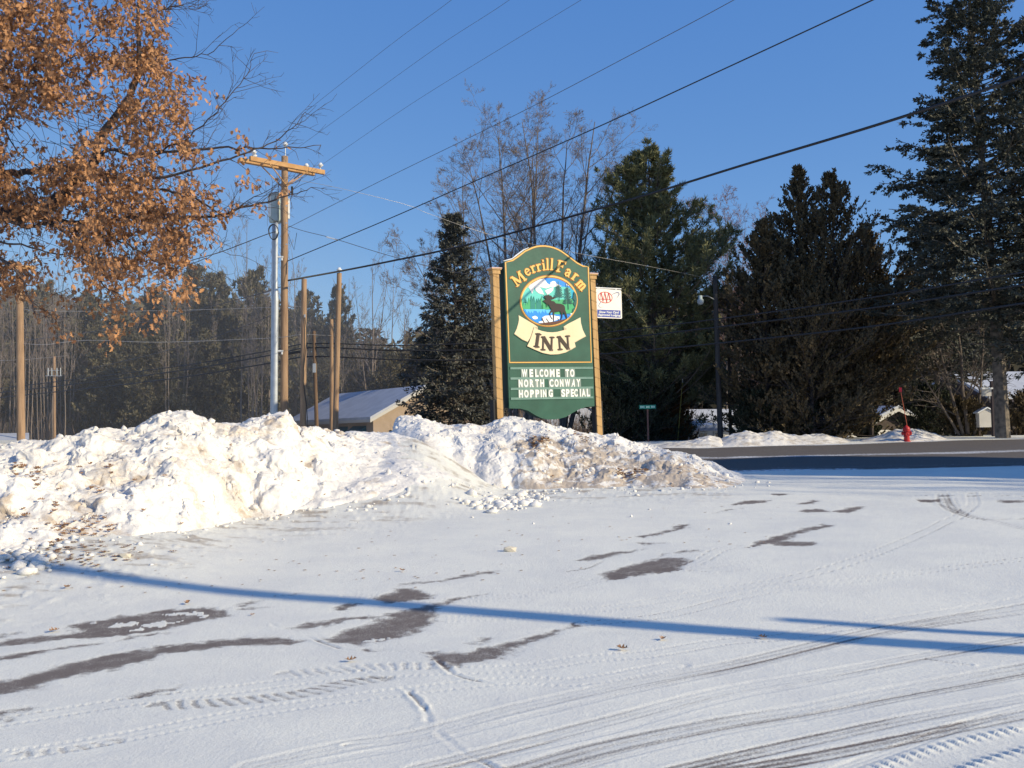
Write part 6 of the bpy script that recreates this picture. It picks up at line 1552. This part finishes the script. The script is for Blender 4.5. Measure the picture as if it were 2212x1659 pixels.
for k, (px, py, s, lb) in enumerate([(404, 1306, .085, 'curled brown oak leaf on the lot above the largest left bare patch'), (1432, 1383, .085, 'upright brown oak leaf on the snow left of the right one, below the long shadow'), (1648, 1380, .085, 'flat brown oak leaf lying on the long shadow'),
      (118, 1365, .10, 'torn brown oak leaf near the left edge by the bare patch'), (145, 1272, .10, 'small orange leaf on the snow near the left bank foot'), (757, 1430, .09, 'tan leaf just right of the crack in the lot'),
      (545, 1330, .05, 'small dark acorn coloured leaf right of the largest bare patch'), (1345, 1405, .10, 'tiny twig like leaf left of the upright leaf'), (870, 1235, .08, 'small brown leaf left of the ice block'), (1350, 1403, .0, '')][:9]):
    g = ground_at(px, py); mb = MB(); mb.add(leaf_v(rngl, s, .8), LF); o = mb.build('fallen_leaf', M_fall); o.location = g; tag(o, lb, 'leaf', 'fallen leaves lying singly on the lot')
def litter():
    rng = np.random.default_rng(14); mb = MB()
    X, Y, Z, hg, S, CC = BL
    nr, nc = X.shape
    def on_bank(B, n, c0, c1, s0, s1, sz):
        X, Y, Z, hg, S, CC = B; k = 0; ok = np.argwhere((CC > c0) & (CC < c1) & (S > s0) & (S < s1))
        for i, j in ok[rng.integers(0, len(ok), n)]: mb.add(leaf_v(rng, sz * rng.uniform(.6, 1.2), 1.0) + np.array([X[i, j], Y[i, j], Z[i, j] + .01]), LF)
    on_bank(BL, 34, -1106, -700, .0, .6, .09); on_bank(BL, 40, -1000, -850, .0, .12, .09); on_bank(BL, 26, -700, -250, .0, .9, .07)
    for c0, s0 in ((-1025, .33), (-1020, .5), (-985, .2), (-900, .3), (-870, .42), (-1060, .55), (-960, .1), (-1050, .2)): on_bank(BL, 5, c0 - 9, c0 + 9, s0 - .025, s0 + .025, .10)
    on_bank(BR, 45, 35, 75, .42, .56, .10); on_bank(BR, 45, 225, 290, .1, .24, .10); on_bank(BR, 50, 50, 450, .0, .8, .08); on_bank(BR, 25, 130, 160, .6, .8, .08)
    for _ in range(120):
        px = rng.normal(150, 90); py = rng.normal(1195, 16)
        if px > -20: g = ground_at(px, py); mb.add(leaf_v(rng, .10 * rng.uniform(.5, 1.1)) + g, LF)
    for _ in range(150):
        px = rng.uniform(-10, 1700); py = rng.uniform(1150, 1290) - max(0, px - 700) * .10; g = ground_at(px, py); mb.add(leaf_v(rng, .05 * rng.uniform(.4, 1.1)) + g, LF)
    o = mb.build('leaf_litter', M_fall); tag(o, 'scattered broken brown leaves on the banks and along their foot', 'leaf litter', kind='stuff')
litter()
# unseen on the right: a house added to shade the near lane, and bare trees whose shade falls on the lot mouth
NH = np.array([-SH[1], SH[0]])
p_ = np.array([4.6, 25.9]) + SH * 17.0 - NH * 2.6
zt = .75 + 17.0 * math.tan(SUN_EL)
house('unseen beige house added right of the lot to shade the near lane', (p_[0], p_[1], .6), SH, 10.0, 5.2, zt - 1.2, zt, M_beige, windows=[(1, 2.2, 1, 2.4), (4, 5.2, 1, 2.4), (7, 8.2, 1, 2.4), (1, 2.2, 4, 5.4), (4, 5.2, 4, 5.4)])
for k, (t_, o_, lb) in enumerate(((17.5, -1.9, 'bare tree nearest the lot mouth, outside the right edge'), (20.5, -2.6, 'bare tree behind it, outside the right edge, second from the lot'), (24.0, -1.7, 'bare tree outside the right edge, third from the lot'), (28.0, -2.4, 'bare tree outside the right edge, farthest from the lot'))):
    q_ = np.array([4.6, 23.9]) + SH * t_ + NH * o_; o = copy_tree(bA if k % 2 else bC); o.location = gz(*q_); h_ = (t_ * math.tan(SUN_EL) + 1.0) / 13
    o.scale = (h_ * 1.1, h_ * 1.1, h_); o.rotation_euler = (0, 0, k * 1.3); o['label'] = lb; o['category'] = 'tree'; o['group'] = 'bare trees outside the right edge'
# snow dust blowing off the left bank across the wood
mb = MB(); mb.box((-36.0, 50.0, 5.0), (60.0, 50.0, 13.0)); hz = mb.build('haze', None); tag(hz, 'thin blowing snow dust in front of the wood at the left', 'haze', kind='stuff')
M_h = bpy.data.materials.new('blowing_snow'); M_h.use_nodes = True; n_ = M_h.node_tree.nodes; n_.remove(n_['Principled BSDF'])
v_ = n_.new('ShaderNodeVolumePrincipled'); v_.inputs['Color'].default_value = (.96, .93, .89, 1); v_.inputs['Density'].default_value = .0044; v_.inputs['Anisotropy'].default_value = .2
M_h.node_tree.links.new(v_.outputs[0], n_['Material Output'].inputs['Volume']); hz.data.materials.append(M_h)
